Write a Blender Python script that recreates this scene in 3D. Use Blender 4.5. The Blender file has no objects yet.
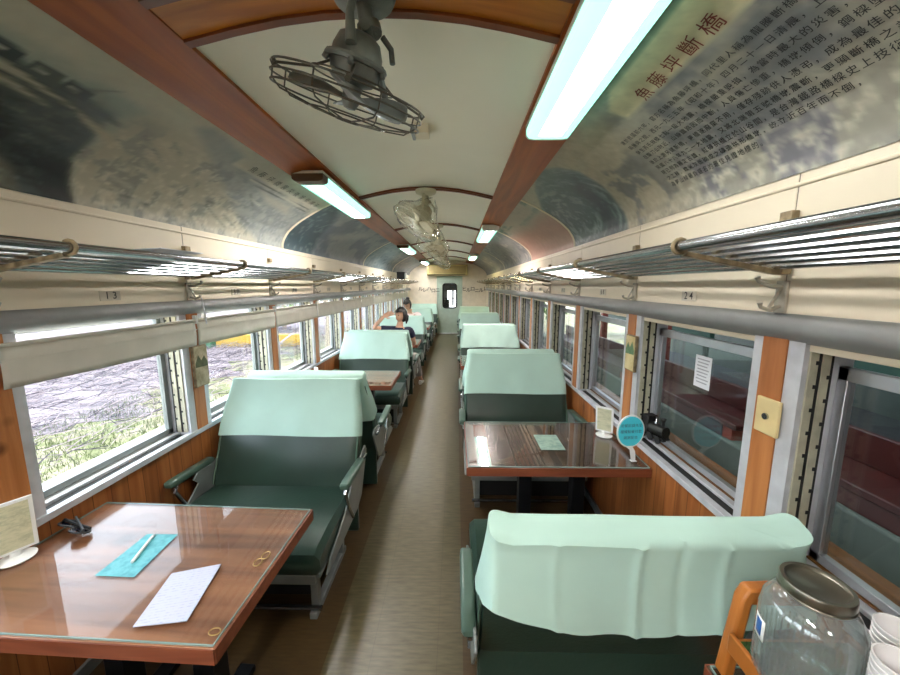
import bpy, bmesh, math, random
import numpy as np
from mathutils import Vector, Matrix, Euler

random.seed(7)
rng = np.random.default_rng(11)
PI = math.pi
C = bpy.context.scene.collection
sc = bpy.context.scene

# ------------------------------------------------------------------ camera, sky, sun, exposure
cam_d = bpy.data.cameras.new('camera')
cam_d.sensor_width = 36.0
cam_d.lens = 355.0 / 900.0 * 36.0
cam_d.clip_start = 0.02
cam_d.clip_end = 300
cam = bpy.data.objects.new('camera', cam_d)
C.objects.link(cam)
cam.location = (0.28, 0.0, 1.70)
cam.rotation_euler = (math.radians(90 - 8.333), 0, math.radians(0.958))
sc.camera = cam

world = bpy.data.worlds.new('sky')
sc.world = world
world.use_nodes = True
wn = world.node_tree
bg = wn.nodes['Background']
sky = wn.nodes.new('ShaderNodeTexSky')
sky.sky_type = 'HOSEK_WILKIE'
sky.turbidity = 6.0
sky.ground_albedo = 0.4
sky.sun_direction = Vector((-0.16, -0.14, 0.97)).normalized()
hs = wn.nodes.new('ShaderNodeHueSaturation')
hs.inputs['Saturation'].default_value = 0.45
wn.links.new(sky.outputs['Color'], hs.inputs['Color'])
wn.links.new(hs.outputs['Color'], bg.inputs['Color'])
bg.inputs['Strength'].default_value = 24.0

sun_d = bpy.data.lights.new('sun', 'SUN')
sun_d.energy = 9.0
sun_d.angle = math.radians(6)
sun_d.color = (1.0, 0.96, 0.9)
sun = bpy.data.objects.new('sun', sun_d)
C.objects.link(sun)
sun.rotation_euler = (math.radians(-8), math.radians(-9), 0)

sc.view_settings.view_transform = 'Standard'
sc.view_settings.look = 'None'
sc.view_settings.exposure = 0.62
sc.view_settings.gamma = 1.0
sc.view_settings.use_curve_mapping = False
try:
    sc.cycles.max_bounces = 10
    sc.cycles.diffuse_bounces = 6
    sc.cycles.transparent_max_bounces = 24
    sc.cycles.caustics_reflective = False
    sc.cycles.caustics_refractive = False
    sc.cycles.sample_clamp_indirect = 6.0
    sc.cycles.use_denoising = True
except Exception:
    pass

# ------------------------------------------------------------------ helpers
def lin(c):
    def f(u):
        u = u / 255.0
        return u / 12.92 if u <= 0.04045 else ((u + 0.055) / 1.055) ** 2.4
    return (f(c[0]), f(c[1]), f(c[2]), 1.0)


class MB:
    """collects shapes into one mesh"""
    def __init__(self):
        self.v, self.f, self.xf = [], [], None

    def add(self, vs, fs):
        o = len(self.v)
        if self.xf is not None:
            vs = [tuple(self.xf @ Vector(p)) for p in vs]
        self.v += [tuple(p) for p in vs]
        self.f += [tuple(i + o for i in q) for q in fs]
        return self

    def box(self, x0, x1, y0, y1, z0, z1):
        x0, x1 = min(x0, x1), max(x0, x1)
        y0, y1 = min(y0, y1), max(y0, y1)
        z0, z1 = min(z0, z1), max(z0, z1)
        vs = [(x, y, z) for x in (x0, x1) for y in (y0, y1) for z in (z0, z1)]
        fs = [(0, 1, 3, 2), (4, 6, 7, 5), (0, 4, 5, 1), (2, 3, 7, 6), (0, 2, 6, 4), (1, 5, 7, 3)]
        return self.add(vs, fs)

    def tube(self, pts, r, seg=8, closed=False):
        pts = [Vector(p) for p in pts]
        n = len(pts)
        rr = r if isinstance(r, (list, tuple)) else [r] * n
        up = None
        loops = []
        for i, p in enumerate(pts):
            if closed:
                t = pts[(i + 1) % n] - pts[i - 1]
            else:
                t = pts[min(i + 1, n - 1)] - pts[max(i - 1, 0)]
            t.normalize()
            if up is None:
                a = Vector((0, 0, 1)) if abs(t.z) < 0.9 else Vector((1, 0, 0))
                up = t.cross(a).normalized()
            up = (up - t * up.dot(t)).normalized()
            b = t.cross(up)
            loops.append([p + (up * math.cos(2 * PI * k / seg) + b * math.sin(2 * PI * k / seg)) * rr[i] for k in range(seg)])
        return self.loft(loops, not closed, closed)

    def loft(self, loops, caps=True, closed=False):
        m = len(loops[0])
        vs = [p for L in loops for p in L]
        fs = []
        n = len(loops)
        for i in range(n if closed else n - 1):
            a, b = i * m, ((i + 1) % n) * m
            for k in range(m):
                k2 = (k + 1) % m
                fs.append((a + k, a + k2, b + k2, b + k))
        if caps:
            fs.append(tuple(reversed(range(m))))
            fs.append(tuple(range((n - 1) * m, n * m)))
        return self.add(vs, fs)

    def lathe(self, prof, c=(0, 0, 0), seg=24, caps=True):
        loops = [[(c[0] + r * math.cos(2 * PI * k / seg), c[1] + r * math.sin(2 * PI * k / seg), c[2] + z) for k in range(seg)] for r, z in prof]
        return self.loft(loops, caps)

    def prism(self, poly, a0, a1, axis='y'):
        """poly in the two other axes (x,z for y; y,z for x; x,y for z)"""
        def P(p, a):
            return {'y': (p[0], a, p[1]), 'x': (a, p[0], p[1]), 'z': (p[0], p[1], a)}[axis]
        return self.loft([[P(p, a0) for p in poly], [P(p, a1) for p in poly]])

    def grid(self, nu, nv, fn):
        vs = [fn(i / nu, j / nv) for i in range(nu + 1) for j in range(nv + 1)]
        fs = [(i * (nv + 1) + j, (i + 1) * (nv + 1) + j, (i + 1) * (nv + 1) + j + 1, i * (nv + 1) + j + 1) for i in range(nu) for j in range(nv)]
        return self.add(vs, fs)


def obj(name, mb, mat, parent=None, bevel=0.0, smooth=True, loc=None, solid=0.0, sub=0):
    me = bpy.data.meshes.new(name)
    me.from_pydata(mb.v, [], mb.f)
    bm = bmesh.new()
    bm.from_mesh(me)
    bmesh.ops.recalc_face_normals(bm, faces=bm.faces)
    bm.to_mesh(me)
    bm.free()
    if smooth:
        me.polygons.foreach_set('use_smooth', [True] * len(me.polygons))
        me.set_sharp_from_angle(angle=0.7)
    me.update()
    o = bpy.data.objects.new(name, me)
    C.objects.link(o)
    if mat is not None:
        me.materials.append(mat)
    if parent is not None:
        o.parent = parent
    if loc:
        o.location = loc
    if solid:
        m = o.modifiers.new('thick', 'SOLIDIFY')
        m.thickness = solid
        m.offset = 0
    if bevel:
        m = o.modifiers.new('bevel', 'BEVEL')
        m.width = bevel
        m.segments = 2
        m.limit_method = 'ANGLE'
        m.angle_limit = 0.6
    if sub:
        m = o.modifiers.new('sub', 'SUBSURF')
        m.levels = sub
        m.render_levels = sub
    return o


def tag(o, label, cat, group=None, kind=None):
    if label:
        o['label'] = label
    if cat:
        o['category'] = cat
    if group:
        o['group'] = group
    if kind:
        o['kind'] = kind
    return o


def thing(name, label, cat, loc=(0, 0, 0), rotz=0.0, group=None):
    o = bpy.data.objects.new(name, None)
    o.empty_display_size = 0.05
    C.objects.link(o)
    o.location = loc
    o.rotation_euler = (0, 0, rotz)
    return tag(o, label, cat, group)


def structure(name, mb, mat, parent=None, **k):
    o = obj(name, mb, mat, parent, **k)
    if parent is None:
        o['kind'] = 'structure'
    return o


KIDS = {}
def copy_tree(o, loc=None, rotz=None, label=None, parent=None, group=None):
    c = o.copy()
    C.objects.link(c)
    if parent is not None:
        c.parent = parent
    if loc is not None:
        c.location = loc
    if rotz is not None:
        c.rotation_euler = (0, 0, rotz)
    if label:
        c['label'] = label
    if group:
        c['group'] = group
    for ch in [x for x in C.objects if x.parent == o]:
        copy_tree(ch, parent=c)
    return c


# ------------------------------------------------------------------ materials
def new_mat(name):
    m = bpy.data.materials.new(name)
    m.use_nodes = True
    nt = m.node_tree
    return m, nt, nt.nodes['Principled BSDF']


def plain(name, rgb, rough=0.5, metal=0.0, var=0.06, scale=8.0, bump=0.0, spec=None, coat=0.0, stretch=None, bscale=None):
    m, nt, p = new_mat(name)
    N, L = nt.nodes, nt.links
    c = lin(rgb)
    tc = N.new('ShaderNodeTexCoord')
    mp = N.new('ShaderNodeMapping')
    if stretch:
        mp.inputs['Scale'].default_value = stretch
    L.new(tc.outputs['Object'], mp.inputs['Vector'])
    nz = N.new('ShaderNodeTexNoise')
    nz.inputs['Scale'].default_value = scale
    nz.inputs['Detail'].default_value = 4
    L.new(mp.outputs['Vector'], nz.inputs['Vector'])
    rp = N.new('ShaderNodeValToRGB')
    rp.color_ramp.elements[0].position = 0.3
    rp.color_ramp.elements[1].position = 0.7
    rp.color_ramp.elements[0].color = [max(0, x * (1 - var * 2)) for x in c[:3]] + [1]
    rp.color_ramp.elements[1].color = [min(1, x * (1 + var * 2)) for x in c[:3]] + [1]
    L.new(nz.outputs['Fac'], rp.inputs['Fac'])
    L.new(rp.outputs['Color'], p.inputs['Base Color'])
    p.inputs['Roughness'].default_value = rough
    p.inputs['Metallic'].default_value = metal
    if spec is not None:
        p.inputs['Specular IOR Level'].default_value = spec
    if coat:
        p.inputs['Coat Weight'].default_value = coat
        p.inputs['Coat Roughness'].default_value = 0.05
    if bump:
        nb = N.new('ShaderNodeTexNoise')
        nb.inputs['Scale'].default_value = bscale or scale * 3
        nb.inputs['Detail'].default_value = 3
        L.new(mp.outputs['Vector'], nb.inputs['Vector'])
        b = N.new('ShaderNodeBump')
        b.inputs['Strength'].default_value = bump
        b.inputs['Distance'].default_value = 0.01
        L.new(nb.outputs['Fac'], b.inputs['Height'])
        L.new(b.outputs['Normal'], p.inputs['Normal'])
    return m


def wood(name, dark, light, grain='z', plank=None, plank_axis='y', rough=0.4, coat=0.0, scale=3.0, knots=0.0):
    m, nt, p = new_mat(name)
    N, L = nt.nodes, nt.links
    tc = N.new('ShaderNodeTexCoord')
    mp = N.new('ShaderNodeMapping')
    s = {'x': (0.6, 9, 9), 'y': (9, 0.6, 9), 'z': (9, 9, 0.6)}[grain]
    mp.inputs['Scale'].default_value = s
    L.new(tc.outputs['Object'], mp.inputs['Vector'])
    sep = N.new('ShaderNodeSeparateXYZ')
    L.new(tc.outputs['Object'], sep.inputs['Vector'])
    nz = N.new('ShaderNodeTexNoise')
    nz.inputs['Scale'].default_value = scale
    nz.inputs['Detail'].default_value = 6
    nz.inputs['Distortion'].default_value = 0.8
    if plank:
        dv = N.new('ShaderNodeMath'); dv.operation = 'DIVIDE'
        L.new(sep.outputs[plank_axis.upper()], dv.inputs[0]); dv.inputs[1].default_value = plank
        fl = N.new('ShaderNodeMath'); fl.operation = 'FLOOR'
        L.new(dv.outputs[0], fl.inputs[0])
        wnz = N.new('ShaderNodeTexWhiteNoise'); wnz.noise_dimensions = '1D'
        L.new(fl.outputs[0], wnz.inputs['W'])
        ad = N.new('ShaderNodeVectorMath'); ad.operation = 'ADD'
        L.new(mp.outputs['Vector'], ad.inputs[0])
        sc_ = N.new('ShaderNodeVectorMath'); sc_.operation = 'SCALE'
        L.new(wnz.outputs['Color'], sc_.inputs[0]); sc_.inputs['Scale'].default_value = 20
        L.new(sc_.outputs[0], ad.inputs[1])
        L.new(ad.outputs[0], nz.inputs['Vector'])
    else:
        L.new(mp.outputs['Vector'], nz.inputs['Vector'])
    rp = N.new('ShaderNodeValToRGB')
    rp.color_ramp.elements[0].position = 0.32
    rp.color_ramp.elements[1].position = 0.68
    rp.color_ramp.elements[0].color = lin(dark)
    rp.color_ramp.elements[1].color = lin(light)
    L.new(nz.outputs['Fac'], rp.inputs['Fac'])
    out = rp.outputs['Color']
    if plank:
        hv = N.new('ShaderNodeHueSaturation')
        vr = N.new('ShaderNodeMapRange')
        vr.inputs['To Min'].default_value = 0.82
        vr.inputs['To Max'].default_value = 1.12
        L.new(wnz.outputs['Value'], vr.inputs['Value'])
        L.new(vr.outputs['Result'], hv.inputs['Value'])
        L.new(out, hv.inputs['Color'])
        fr = N.new('ShaderNodeMath'); fr.operation = 'FRACT'
        L.new(dv.outputs[0], fr.inputs[0])
        lt = N.new('ShaderNodeMath'); lt.operation = 'LESS_THAN'
        L.new(fr.outputs[0], lt.inputs[0]); lt.inputs[1].default_value = 0.035
        mx = N.new('ShaderNodeMix'); mx.data_type = 'RGBA'
        L.new(lt.outputs[0], mx.inputs['Factor'])
        L.new(hv.outputs['Color'], mx.inputs['A'])
        mx.inputs['B'].default_value = [x * 0.35 for x in lin(dark)[:3]] + [1]
        out = mx.outputs['Result']
    if knots:
        vo = N.new('ShaderNodeTexVoronoi')
        vo.inputs['Scale'].default_value = knots
        L.new(tc.outputs['Object'], vo.inputs['Vector'])
        k = N.new('ShaderNodeMapRange')
        k.inputs['From Min'].default_value = 0.05
        k.inputs['From Max'].default_value = 0.16
        k.inputs['To Min'].default_value = 1.0
        k.inputs['To Max'].default_value = 0.0
        L.new(vo.outputs['Distance'], k.inputs['Value'])
        mk = N.new('ShaderNodeMix'); mk.data_type = 'RGBA'
        L.new(k.outputs['Result'], mk.inputs['Factor'])
        L.new(out, mk.inputs['A'])
        mk.inputs['B'].default_value = [x * 0.45 for x in lin(dark)[:3]] + [1]
        out = mk.outputs['Result']
    L.new(out, p.inputs['Base Color'])
    p.inputs['Roughness'].default_value = rough
    if coat:
        p.inputs['Coat Weight'].default_value = coat
        p.inputs['Coat Roughness'].default_value = 0.03
    return m


def glow(name, rgb, strength):
    m, nt, p = new_mat(name)
    c = lin(rgb)
    p.inputs['Base Color'].default_value = c
    p.inputs['Emission Color'].default_value = c
    p.inputs['Emission Strength'].default_value = strength
    p.inputs['Roughness'].default_value = 0.3
    return m


def see_through(name, tint=(1, 1, 1), gloss=0.035, rough=0.0, body=None, body_amt=0.0):
    """sheet glass: straight transmission plus a Fresnel reflection"""
    m = bpy.data.materials.new(name)
    m.use_nodes = True
    nt = m.node_tree
    N, L = nt.nodes, nt.links
    N.clear()
    out = N.new('ShaderNodeOutputMaterial')
    tr = N.new('ShaderNodeBsdfTransparent')
    tr.inputs['Color'].default_value = (*tint, 1)
    gl = N.new('ShaderNodeBsdfGlossy')
    gl.inputs['Roughness'].default_value = rough
    lw = N.new('ShaderNodeLayerWeight')
    lw.inputs['Blend'].default_value = 0.5
    pw = N.new('ShaderNodeMath'); pw.operation = 'POWER'
    L.new(lw.outputs['Facing'], pw.inputs[0]); pw.inputs[1].default_value = 4.0
    fr = N.new('ShaderNodeMath'); fr.operation = 'MULTIPLY_ADD'
    L.new(pw.outputs[0], fr.inputs[0]); fr.inputs[1].default_value = 0.85; fr.inputs[2].default_value = gloss
    mx = N.new('ShaderNodeMixShader')
    L.new(fr.outputs[0], mx.inputs[0])
    last = tr.outputs[0]
    if body:
        df = N.new('ShaderNodeBsdfDiffuse')
        df.inputs['Color'].default_value = lin(body)
        m2 = N.new('ShaderNodeMixShader')
        m2.inputs[0].default_value = body_amt
        L.new(tr.outputs[0], m2.inputs[1])
        L.new(df.outputs[0], m2.inputs[2])
        last = m2.outputs[0]
    L.new(last, mx.inputs[1])
    L.new(gl.outputs[0], mx.inputs[2])
    L.new(mx.outputs[0], out.inputs['Surface'])
    return m


def vcol(name, rough=0.35):
    m, nt, p = new_mat(name)
    a = nt.nodes.new('ShaderNodeAttribute')
    a.attribute_name = 'print'
    nt.links.new(a.outputs['Color'], p.inputs['Base Color'])
    p.inputs['Roughness'].default_value = rough
    return m


def floor_mat():
    m, nt, p = new_mat('linoleum_tiles')
    N, L = nt.nodes, nt.links
    tc = N.new('ShaderNodeTexCoord')
    sep = N.new('ShaderNodeSeparateXYZ')
    L.new(tc.outputs['Object'], sep.inputs['Vector'])
    ab = N.new('ShaderNodeMath'); ab.operation = 'ABSOLUTE'
    L.new(sep.outputs['X'], ab.inputs[0])
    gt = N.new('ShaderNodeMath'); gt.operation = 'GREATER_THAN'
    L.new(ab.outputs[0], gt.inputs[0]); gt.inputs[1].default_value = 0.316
    mp = N.new('ShaderNodeMapping')
    mp.inputs['Scale'].default_value = (2.2, 14, 1)
    L.new(tc.outputs['Object'], mp.inputs['Vector'])
    nz = N.new('ShaderNodeTexNoise')
    nz.inputs['Scale'].default_value = 5
    nz.inputs['Detail'].default_value = 5
    L.new(mp.outputs['Vector'], nz.inputs['Vector'])
    def ramp(a, b):
        r = N.new('ShaderNodeValToRGB')
        r.color_ramp.elements[0].position = 0.3
        r.color_ramp.elements[1].position = 0.7
        r.color_ramp.elements[0].color = lin(a)
        r.color_ramp.elements[1].color = lin(b)
        L.new(nz.outputs['Fac'], r.inputs['Fac'])
        return r.outputs['Color']
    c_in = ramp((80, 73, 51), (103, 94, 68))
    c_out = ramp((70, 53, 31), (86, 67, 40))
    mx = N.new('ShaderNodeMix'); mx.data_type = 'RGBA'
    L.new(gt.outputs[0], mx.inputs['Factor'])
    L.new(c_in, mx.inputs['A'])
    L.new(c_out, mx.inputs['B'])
    # joints between 0.305 m tiles
    def joint(axis, off):
        a = N.new('ShaderNodeMath'); a.operation = 'ADD'
        L.new(sep.outputs[axis], a.inputs[0]); a.inputs[1].default_value = 30.5 + off
        d = N.new('ShaderNodeMath'); d.operation = 'DIVIDE'
        L.new(a.outputs[0], d.inputs[0]); d.inputs[1].default_value = 0.305
        f = N.new('ShaderNodeMath'); f.operation = 'FRACT'
        L.new(d.outputs[0], f.inputs[0])
        l = N.new('ShaderNodeMath'); l.operation = 'LESS_THAN'
        L.new(f.outputs[0], l.inputs[0]); l.inputs[1].default_value = 0.012
        return l.outputs[0]
    mxm = N.new('ShaderNodeMath'); mxm.operation = 'MAXIMUM'
    L.new(joint('X', 0.11), mxm.inputs[0]); L.new(joint('Y', 0.0), mxm.inputs[1])
    ml = N.new('ShaderNodeMath'); ml.operation = 'MULTIPLY'
    L.new(mxm.outputs[0], ml.inputs[0]); ml.inputs[1].default_value = 0.35
    m2 = N.new('ShaderNodeMix'); m2.data_type = 'RGBA'
    L.new(ml.outputs[0], m2.inputs['Factor'])
    L.new(mx.outputs['Result'], m2.inputs['A'])
    m2.inputs['B'].default_value = lin((70, 60, 45))
    L.new(m2.outputs['Result'], p.inputs['Base Color'])
    p.inputs['Roughness'].default_value = 0.38
    return m


def two_tone(name, stops, scale, stretch=(1, 1, 1), rough=0.9, detail=8):
    m, nt, p = new_mat(name)
    N, L = nt.nodes, nt.links
    tc = N.new('ShaderNodeTexCoord')
    mp = N.new('ShaderNodeMapping')
    mp.inputs['Scale'].default_value = stretch
    L.new(tc.outputs['Object'], mp.inputs['Vector'])
    nz = N.new('ShaderNodeTexNoise')
    nz.inputs['Scale'].default_value = scale
    nz.inputs['Detail'].default_value = detail
    nz.inputs['Roughness'].default_value = 0.7
    L.new(mp.outputs['Vector'], nz.inputs['Vector'])
    rp = N.new('ShaderNodeValToRGB')
    el = rp.color_ramp.elements
    while len(el) < len(stops):
        el.new(0.5)
    for e, (pos, c) in zip(el, stops):
        e.position = pos
        e.color = lin(c)
    L.new(nz.outputs['Fac'], rp.inputs['Fac'])
    L.new(rp.outputs['Color'], p.inputs['Base Color'])
    p.inputs['Roughness'].default_value = rough
    return m


CREAM = plain('cream_paint', (232, 220, 196), 0.45, var=0.03, scale=2.0)
CEIL = plain('cream_ceiling_panel', (246, 240, 222), 0.5, var=0.02, scale=1.5)
SEAM = plain('panel_seam', (120, 110, 92), 0.7)
ENDWALL = plain('end_wall_paint', (226, 214, 196), 0.5, var=0.03)
BROWN = wood('varnished_brown_plank', (136, 64, 16), (176, 92, 32), 'y', rough=0.42, scale=1.6)
BROWNX = wood('varnished_brown_cross_plank', (158, 88, 18), (196, 120, 34), 'x', rough=0.4, scale=1.6)
BROWNM = plain('reddish_brown_moulding', (116, 60, 32), 0.3)
GREY = plain('grey_enamel', (148, 150, 150), 0.4, var=0.05)
ALU = plain('aluminium', (196, 198, 204), 0.35, 0.85, var=0.05)
ALUP = plain('pale_aluminium_strip', (206, 208, 214), 0.4, 0.25, var=0.06, scale=14)
TRACK = plain('track_pale', (186, 182, 160), 0.5, 0.1, var=0.1, scale=16)
BLACK = plain('black_rubber', (22, 22, 22), 0.6)
STEEL = plain('chromed_steel', (178, 180, 184), 0.22, 1.0, var=0.05)
BRASS = plain('tarnished_bracket', (146, 130, 102), 0.55, 0.3, var=0.25, scale=30)
HOOK = plain('dull_hook_metal', (172, 166, 152), 0.35, 0.35)
PINE = wood('orange_pine_boards', (138, 76, 36), (176, 112, 62), 'z', plank=0.085, plank_axis='y', rough=0.38, scale=2.2, knots=3.2)
POST = wood('orange_pine_post', (160, 94, 46), (198, 132, 78), 'z', rough=0.4, scale=2.2, knots=5.0)
SILLW = wood('brown_sill_wood', (92, 56, 20), (140, 92, 40), 'y', rough=0.4)
GLASS = see_through('window_glass', (0.97, 0.99, 0.98))
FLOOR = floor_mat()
VINYL = plain('dark_green_vinyl', (42, 62, 53), 0.28, var=0.08, scale=5, bump=0.08, bscale=60)
VINYLP = plain('green_vinyl_piping', (84, 112, 96), 0.4)
CLOTH = plain('pale_mint_cloth', (180, 212, 200), 0.85, var=0.03, scale=3, bump=0.25, bscale=9)
SEATG = plain('seat_grey_metal', (138, 144, 142), 0.4, 0.35, var=0.08)
ARMG = plain('armrest_green', (74, 98, 86), 0.35)
TABLE = wood('brown_table_wood', (92, 54, 34), (160, 108, 76), 'x', rough=0.42, scale=1.3, knots=3)
TABLED = wood('dark_walnut_table_wood', (52, 36, 26), (104, 74, 54), 'x', plank=0.18, plank_axis='y', rough=0.25, coat=0.6, scale=1.6)
TEDGE = wood('reddish_table_edge', (112, 56, 36), (142, 78, 52), 'x', rough=0.4)
TGLASS = see_through('table_glass', (0.98, 0.99, 0.98), gloss=0.006)
TGEDGE = plain('glass_sheet_edge', (136, 160, 156), 0.2)
IRON = plain('black_iron', (20, 21, 24), 0.45, 0.3)
WHITE = plain('white_plastic', (236, 238, 236), 0.35, var=0.02)
PAPER = plain('white_paper', (232, 234, 240), 0.7, var=0.02)
TUBE = glow('fluorescent_cover', (255, 252, 248), 56)
TUBES = glow('lamp_cover_flank', (172, 246, 226), 1.05)
TUBEW = glow('fluorescent_cover_pinkish', (255, 240, 236), 66)
TUBEY = glow('fluorescent_cover_yellowish', (255, 236, 176), 34)
LAMPBOX = plain('lamp_housing_white', (220, 224, 218), 0.4)
CAPB = plain('lamp_end_brown', (92, 70, 52), 0.45)
FANG = plain('grey_fan_paint', (104, 108, 104), 0.42, 0.25, var=0.12, scale=20)
FANW = plain('fan_guard_wire', (82, 78, 68), 0.4, 0.5)
FANC = plain('cream_fan_paint', (206, 198, 172), 0.45, var=0.06)
BLIND = plain('beige_blind_fabric', (206, 202, 190), 0.8, var=0.03)
WRAP = see_through('clear_plastic_wrap', (0.98, 0.98, 0.96), body=(232, 226, 206), body_amt=0.035, rough=0.12)

# ------------------------------------------------------------------ car body
Y0, Y1 = -5.6, 12.6
HW = 1.35
POSTS = [1.185 + 0.965 * k for k in range(-6, 12)]
PROF = [(1.35, 2.045), (1.345, 2.09), (1.325, 2.14), (1.285, 2.195), (1.23, 2.245), (1.16, 2.295), (1.09, 2.335), (.98, 2.395), (.845, 2.455)]
CENTRE = [(.845, 2.455), (.73, 2.485), (.615, 2.508), (.45, 2.545), (.3, 2.572), (.15, 2.588), (0, 2.593)]

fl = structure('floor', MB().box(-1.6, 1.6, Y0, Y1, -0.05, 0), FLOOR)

half = PROF + CENTRE[1:]
full = half + [(-x, z) for x, z in reversed(half[:-1])]
mb = MB()
outer = [(x * 1.06, z + 0.06) for x, z in full]
mb.loft([[(x, y, z) for x, z in full + list(reversed(outer))] for y in (Y0, Y1)])
ceiling = structure('ceiling', mb, CEIL)

def crown(x):
    x = abs(x)
    for (xa, za), (xb, zb) in zip(CENTRE, CENTRE[1:]):
        if xb <= x <= xa:
            return za + (zb - za) * (xa - x) / (xa - xb)
    return CENTRE[-1][1]

# long brown planks and cross mouldings on the ceiling
n_trim = [0]
def trim(mb, m, **k):
    n_trim[0] += 1
    return structure('trim_%d' % n_trim[0], mb, m, **k)

for s in (-1, 1):
    a, b, c = CENTRE[0], CENTRE[1], CENTRE[2]
    t = 0.016
    poly = [(s * a[0], a[1]), (s * b[0], b[1]), (s * c[0], c[1]), (s * c[0], c[1] - t), (s * b[0], b[1] - t), (s * a[0], a[1] - t)]
    trim(MB().prism(poly, Y0, Y1, 'y'), BROWN, smooth=False)

def arc(ya, yb, th, m, xw=0.613):
    xs = [xw - 2 * xw * i / 24 for i in range(25)]
    top = [(x, crown(x) + 0.004) for x in xs]
    bot = [(x, crown(x) - th) for x in reversed(xs)]
    return MB().prism(top + bot, ya, yb, 'y')

trim(arc(1.135, 1.275, 0.012, BROWNX), BROWNX)
for y in (1.105, 1.275):
    trim(arc(y, y + 0.03, 0.022, BROWNM), BROWNM)
ARCS = [3.42, 5.33, 7.25, 9.16, 11.05, -0.7]
for y in ARCS:
    trim(arc(y - 0.028, y + 0.028, 0.016, BROWNM), BROWNM)
    trim(arc(y - 0.012, y + 0.012, 0.026, BROWNM), BROWNM)

# side walls
walls = {}
for s, nm in ((-1, 'left'), (1, 'right')):
    X = lambda v: s * v
    mb = MB()
    ys = [Y0] + POSTS[1:] + [Y1]
    for a, b in zip(ys, ys[1:]):
        mb.box(X(1.35), X(1.44), a + 0.002, b - 0.002, 1.53, 2.05)
    mb.box(X(1.36), X(1.5), Y0, Y1, 1.50 if s > 0 else 1.545, 2.16)
    w = structure('wall_' + nm, mb, CREAM, bevel=0.003)
    walls[nm] = w
    obj('wainscot', MB().box(X(1.35), X(1.44), Y0, Y1, 0.0, 0.785), PINE, w)
    obj('outer_skin', MB().box(X(1.45), X(1.52), Y0, Y1, -0.05, 0.775), GREY, w)
    obj('cornice', MB().tube([(X(1.35), Y0, 2.012), (X(1.35), Y1, 2.012)], 0.007, 8), CREAM, w)
    mb = MB()
    for y in ys[1:-1]:
        mb.box(X(1.352), X(1.358), y - 0.0022, y + 0.0022, 1.53, 2.045)
    obj('panel_seam', mb, SEAM, w)
    for y in POSTS:
        obj('post', MB().box(X(1.342), X(1.50), y - 0.045, y + 0.045, 0.79, 1.545), POST, w, smooth=False)
        mb = MB()
        mb.box(X(1.346), X(1.50), y - 0.10, y - 0.046, 0.79, 1.545)
        mb.box(X(1.346), X(1.50), y + 0.046, y + 0.085, 0.79, 1.545)
        obj('jamb_strip', mb, ALUP, w, smooth=False)
    # half-round grey channel above the windows
    prof = [(X(1.36), 1.612)] + [(X(1.352 - 0.042 * math.sin(PI * i / 10)), 1.612 - 0.09 * i / 10) for i in range(11)] + [(X(1.36), 1.522)]
    trim(MB().prism(prof, Y0, Y1, 'y'), GREY)
    # window sill: strip, dark channel, strip
    mb = MB().box(X(1.338), X(1.372), Y0, Y1, 0.772, 0.802)
    mb.box(X(1.418), X(1.448), Y0, Y1, 0.77, 0.806)
    o = trim(mb, ALUP, bevel=0.002)
    obj('sill_channel', MB().box(X(1.372), X(1.418), Y0, Y1, 0.77, 0.792), BLACK, o)
    obj('outer_sill', MB().box(X(1.448), X(1.60), Y0, Y1, 0.765, 0.81), SILLW if s > 0 else GREY, o)
    obj('foot_strip', MB().box(X(1.335), X(1.35), Y0, Y1, 0.0, 0.06), SEATG, o)

# windows: one unit is built per side, then copied along the car
def make_window(s, n):
    X = lambda v: s * v
    w = bpy.data.objects.new('window_%d' % n, None)
    C.objects.link(w)
    w['kind'] = 'structure'
    L0, L1 = 0.086, 0.964 - 0.10
    top = 1.455 if s > 0 else 1.548
    mb = MB()
    mb.box(X(1.455), X(1.482), L0, L0 + 0.034, 0.812, top)
    mb.box(X(1.455), X(1.482), L1 - 0.03, L1, 0.812, top)
    mb.box(X(1.455), X(1.482), L0, L1, top - 0.04, top)
    mb.box(X(1.455), X(1.482), L0, L1, 0.811, 0.84)
    obj('sash_frame', mb, ALU if s > 0 else SEATG, w, bevel=0.002)
    obj('pane', MB().box(X(1.466), X(1.470), L0 + 0.03, L1 - 0.03, 0.83, top - 0.03), GLASS, w)
    mb, md = MB(), MB()
    for q, face, d in ((L1, L1, -1), (L0, L0, 1)):
        mb.box(X(1.362), X(1.386), face, face + d * 0.006, 0.81, 1.52)
        mb.box(X(1.400), X(1.424), face, face + d * 0.006, 0.81, 1.52)
        md.box(X(1.386), X(1.400), face, face + d * 0.002, 0.81, 1.52)
        md.box(X(1.424), X(1.436), face, face + d * 0.002, 0.81, 1.52)
        for i in range(9):
            z = 0.86 + i * 0.075
            md.box(X(1.378), X(1.390), face, face + d * 0.008, z, z + 0.012)
            md.box(X(1.416), X(1.428), face, face + d * 0.008, z + 0.03, z + 0.042)
    obj('track', mb, TRACK, w, smooth=False)
    obj('track_slot', md, BLACK, w, smooth=False)
    return w

num = 0
for s in (-1, 1):
    num += 1
    w0 = make_window(s, num)
    w0.location = (0, POSTS[0], 0)
    for y in POSTS[1:-1]:
        num += 1
        w = copy_tree(w0, (0, y, 0))
        w.name = 'window_%d' % num

# end walls
def end_poly(hole=None):
    base = [(-1.5, -0.05), (1.5, -0.05), (1.5, 2.1)] + [(x, z + 0.02) for x, z in full] + [(-1.5, 2.1)]
    return base

structure('wall_rear', MB().prism(end_poly(), Y0 - 0.05, Y0, 'y'), CREAM)
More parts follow.
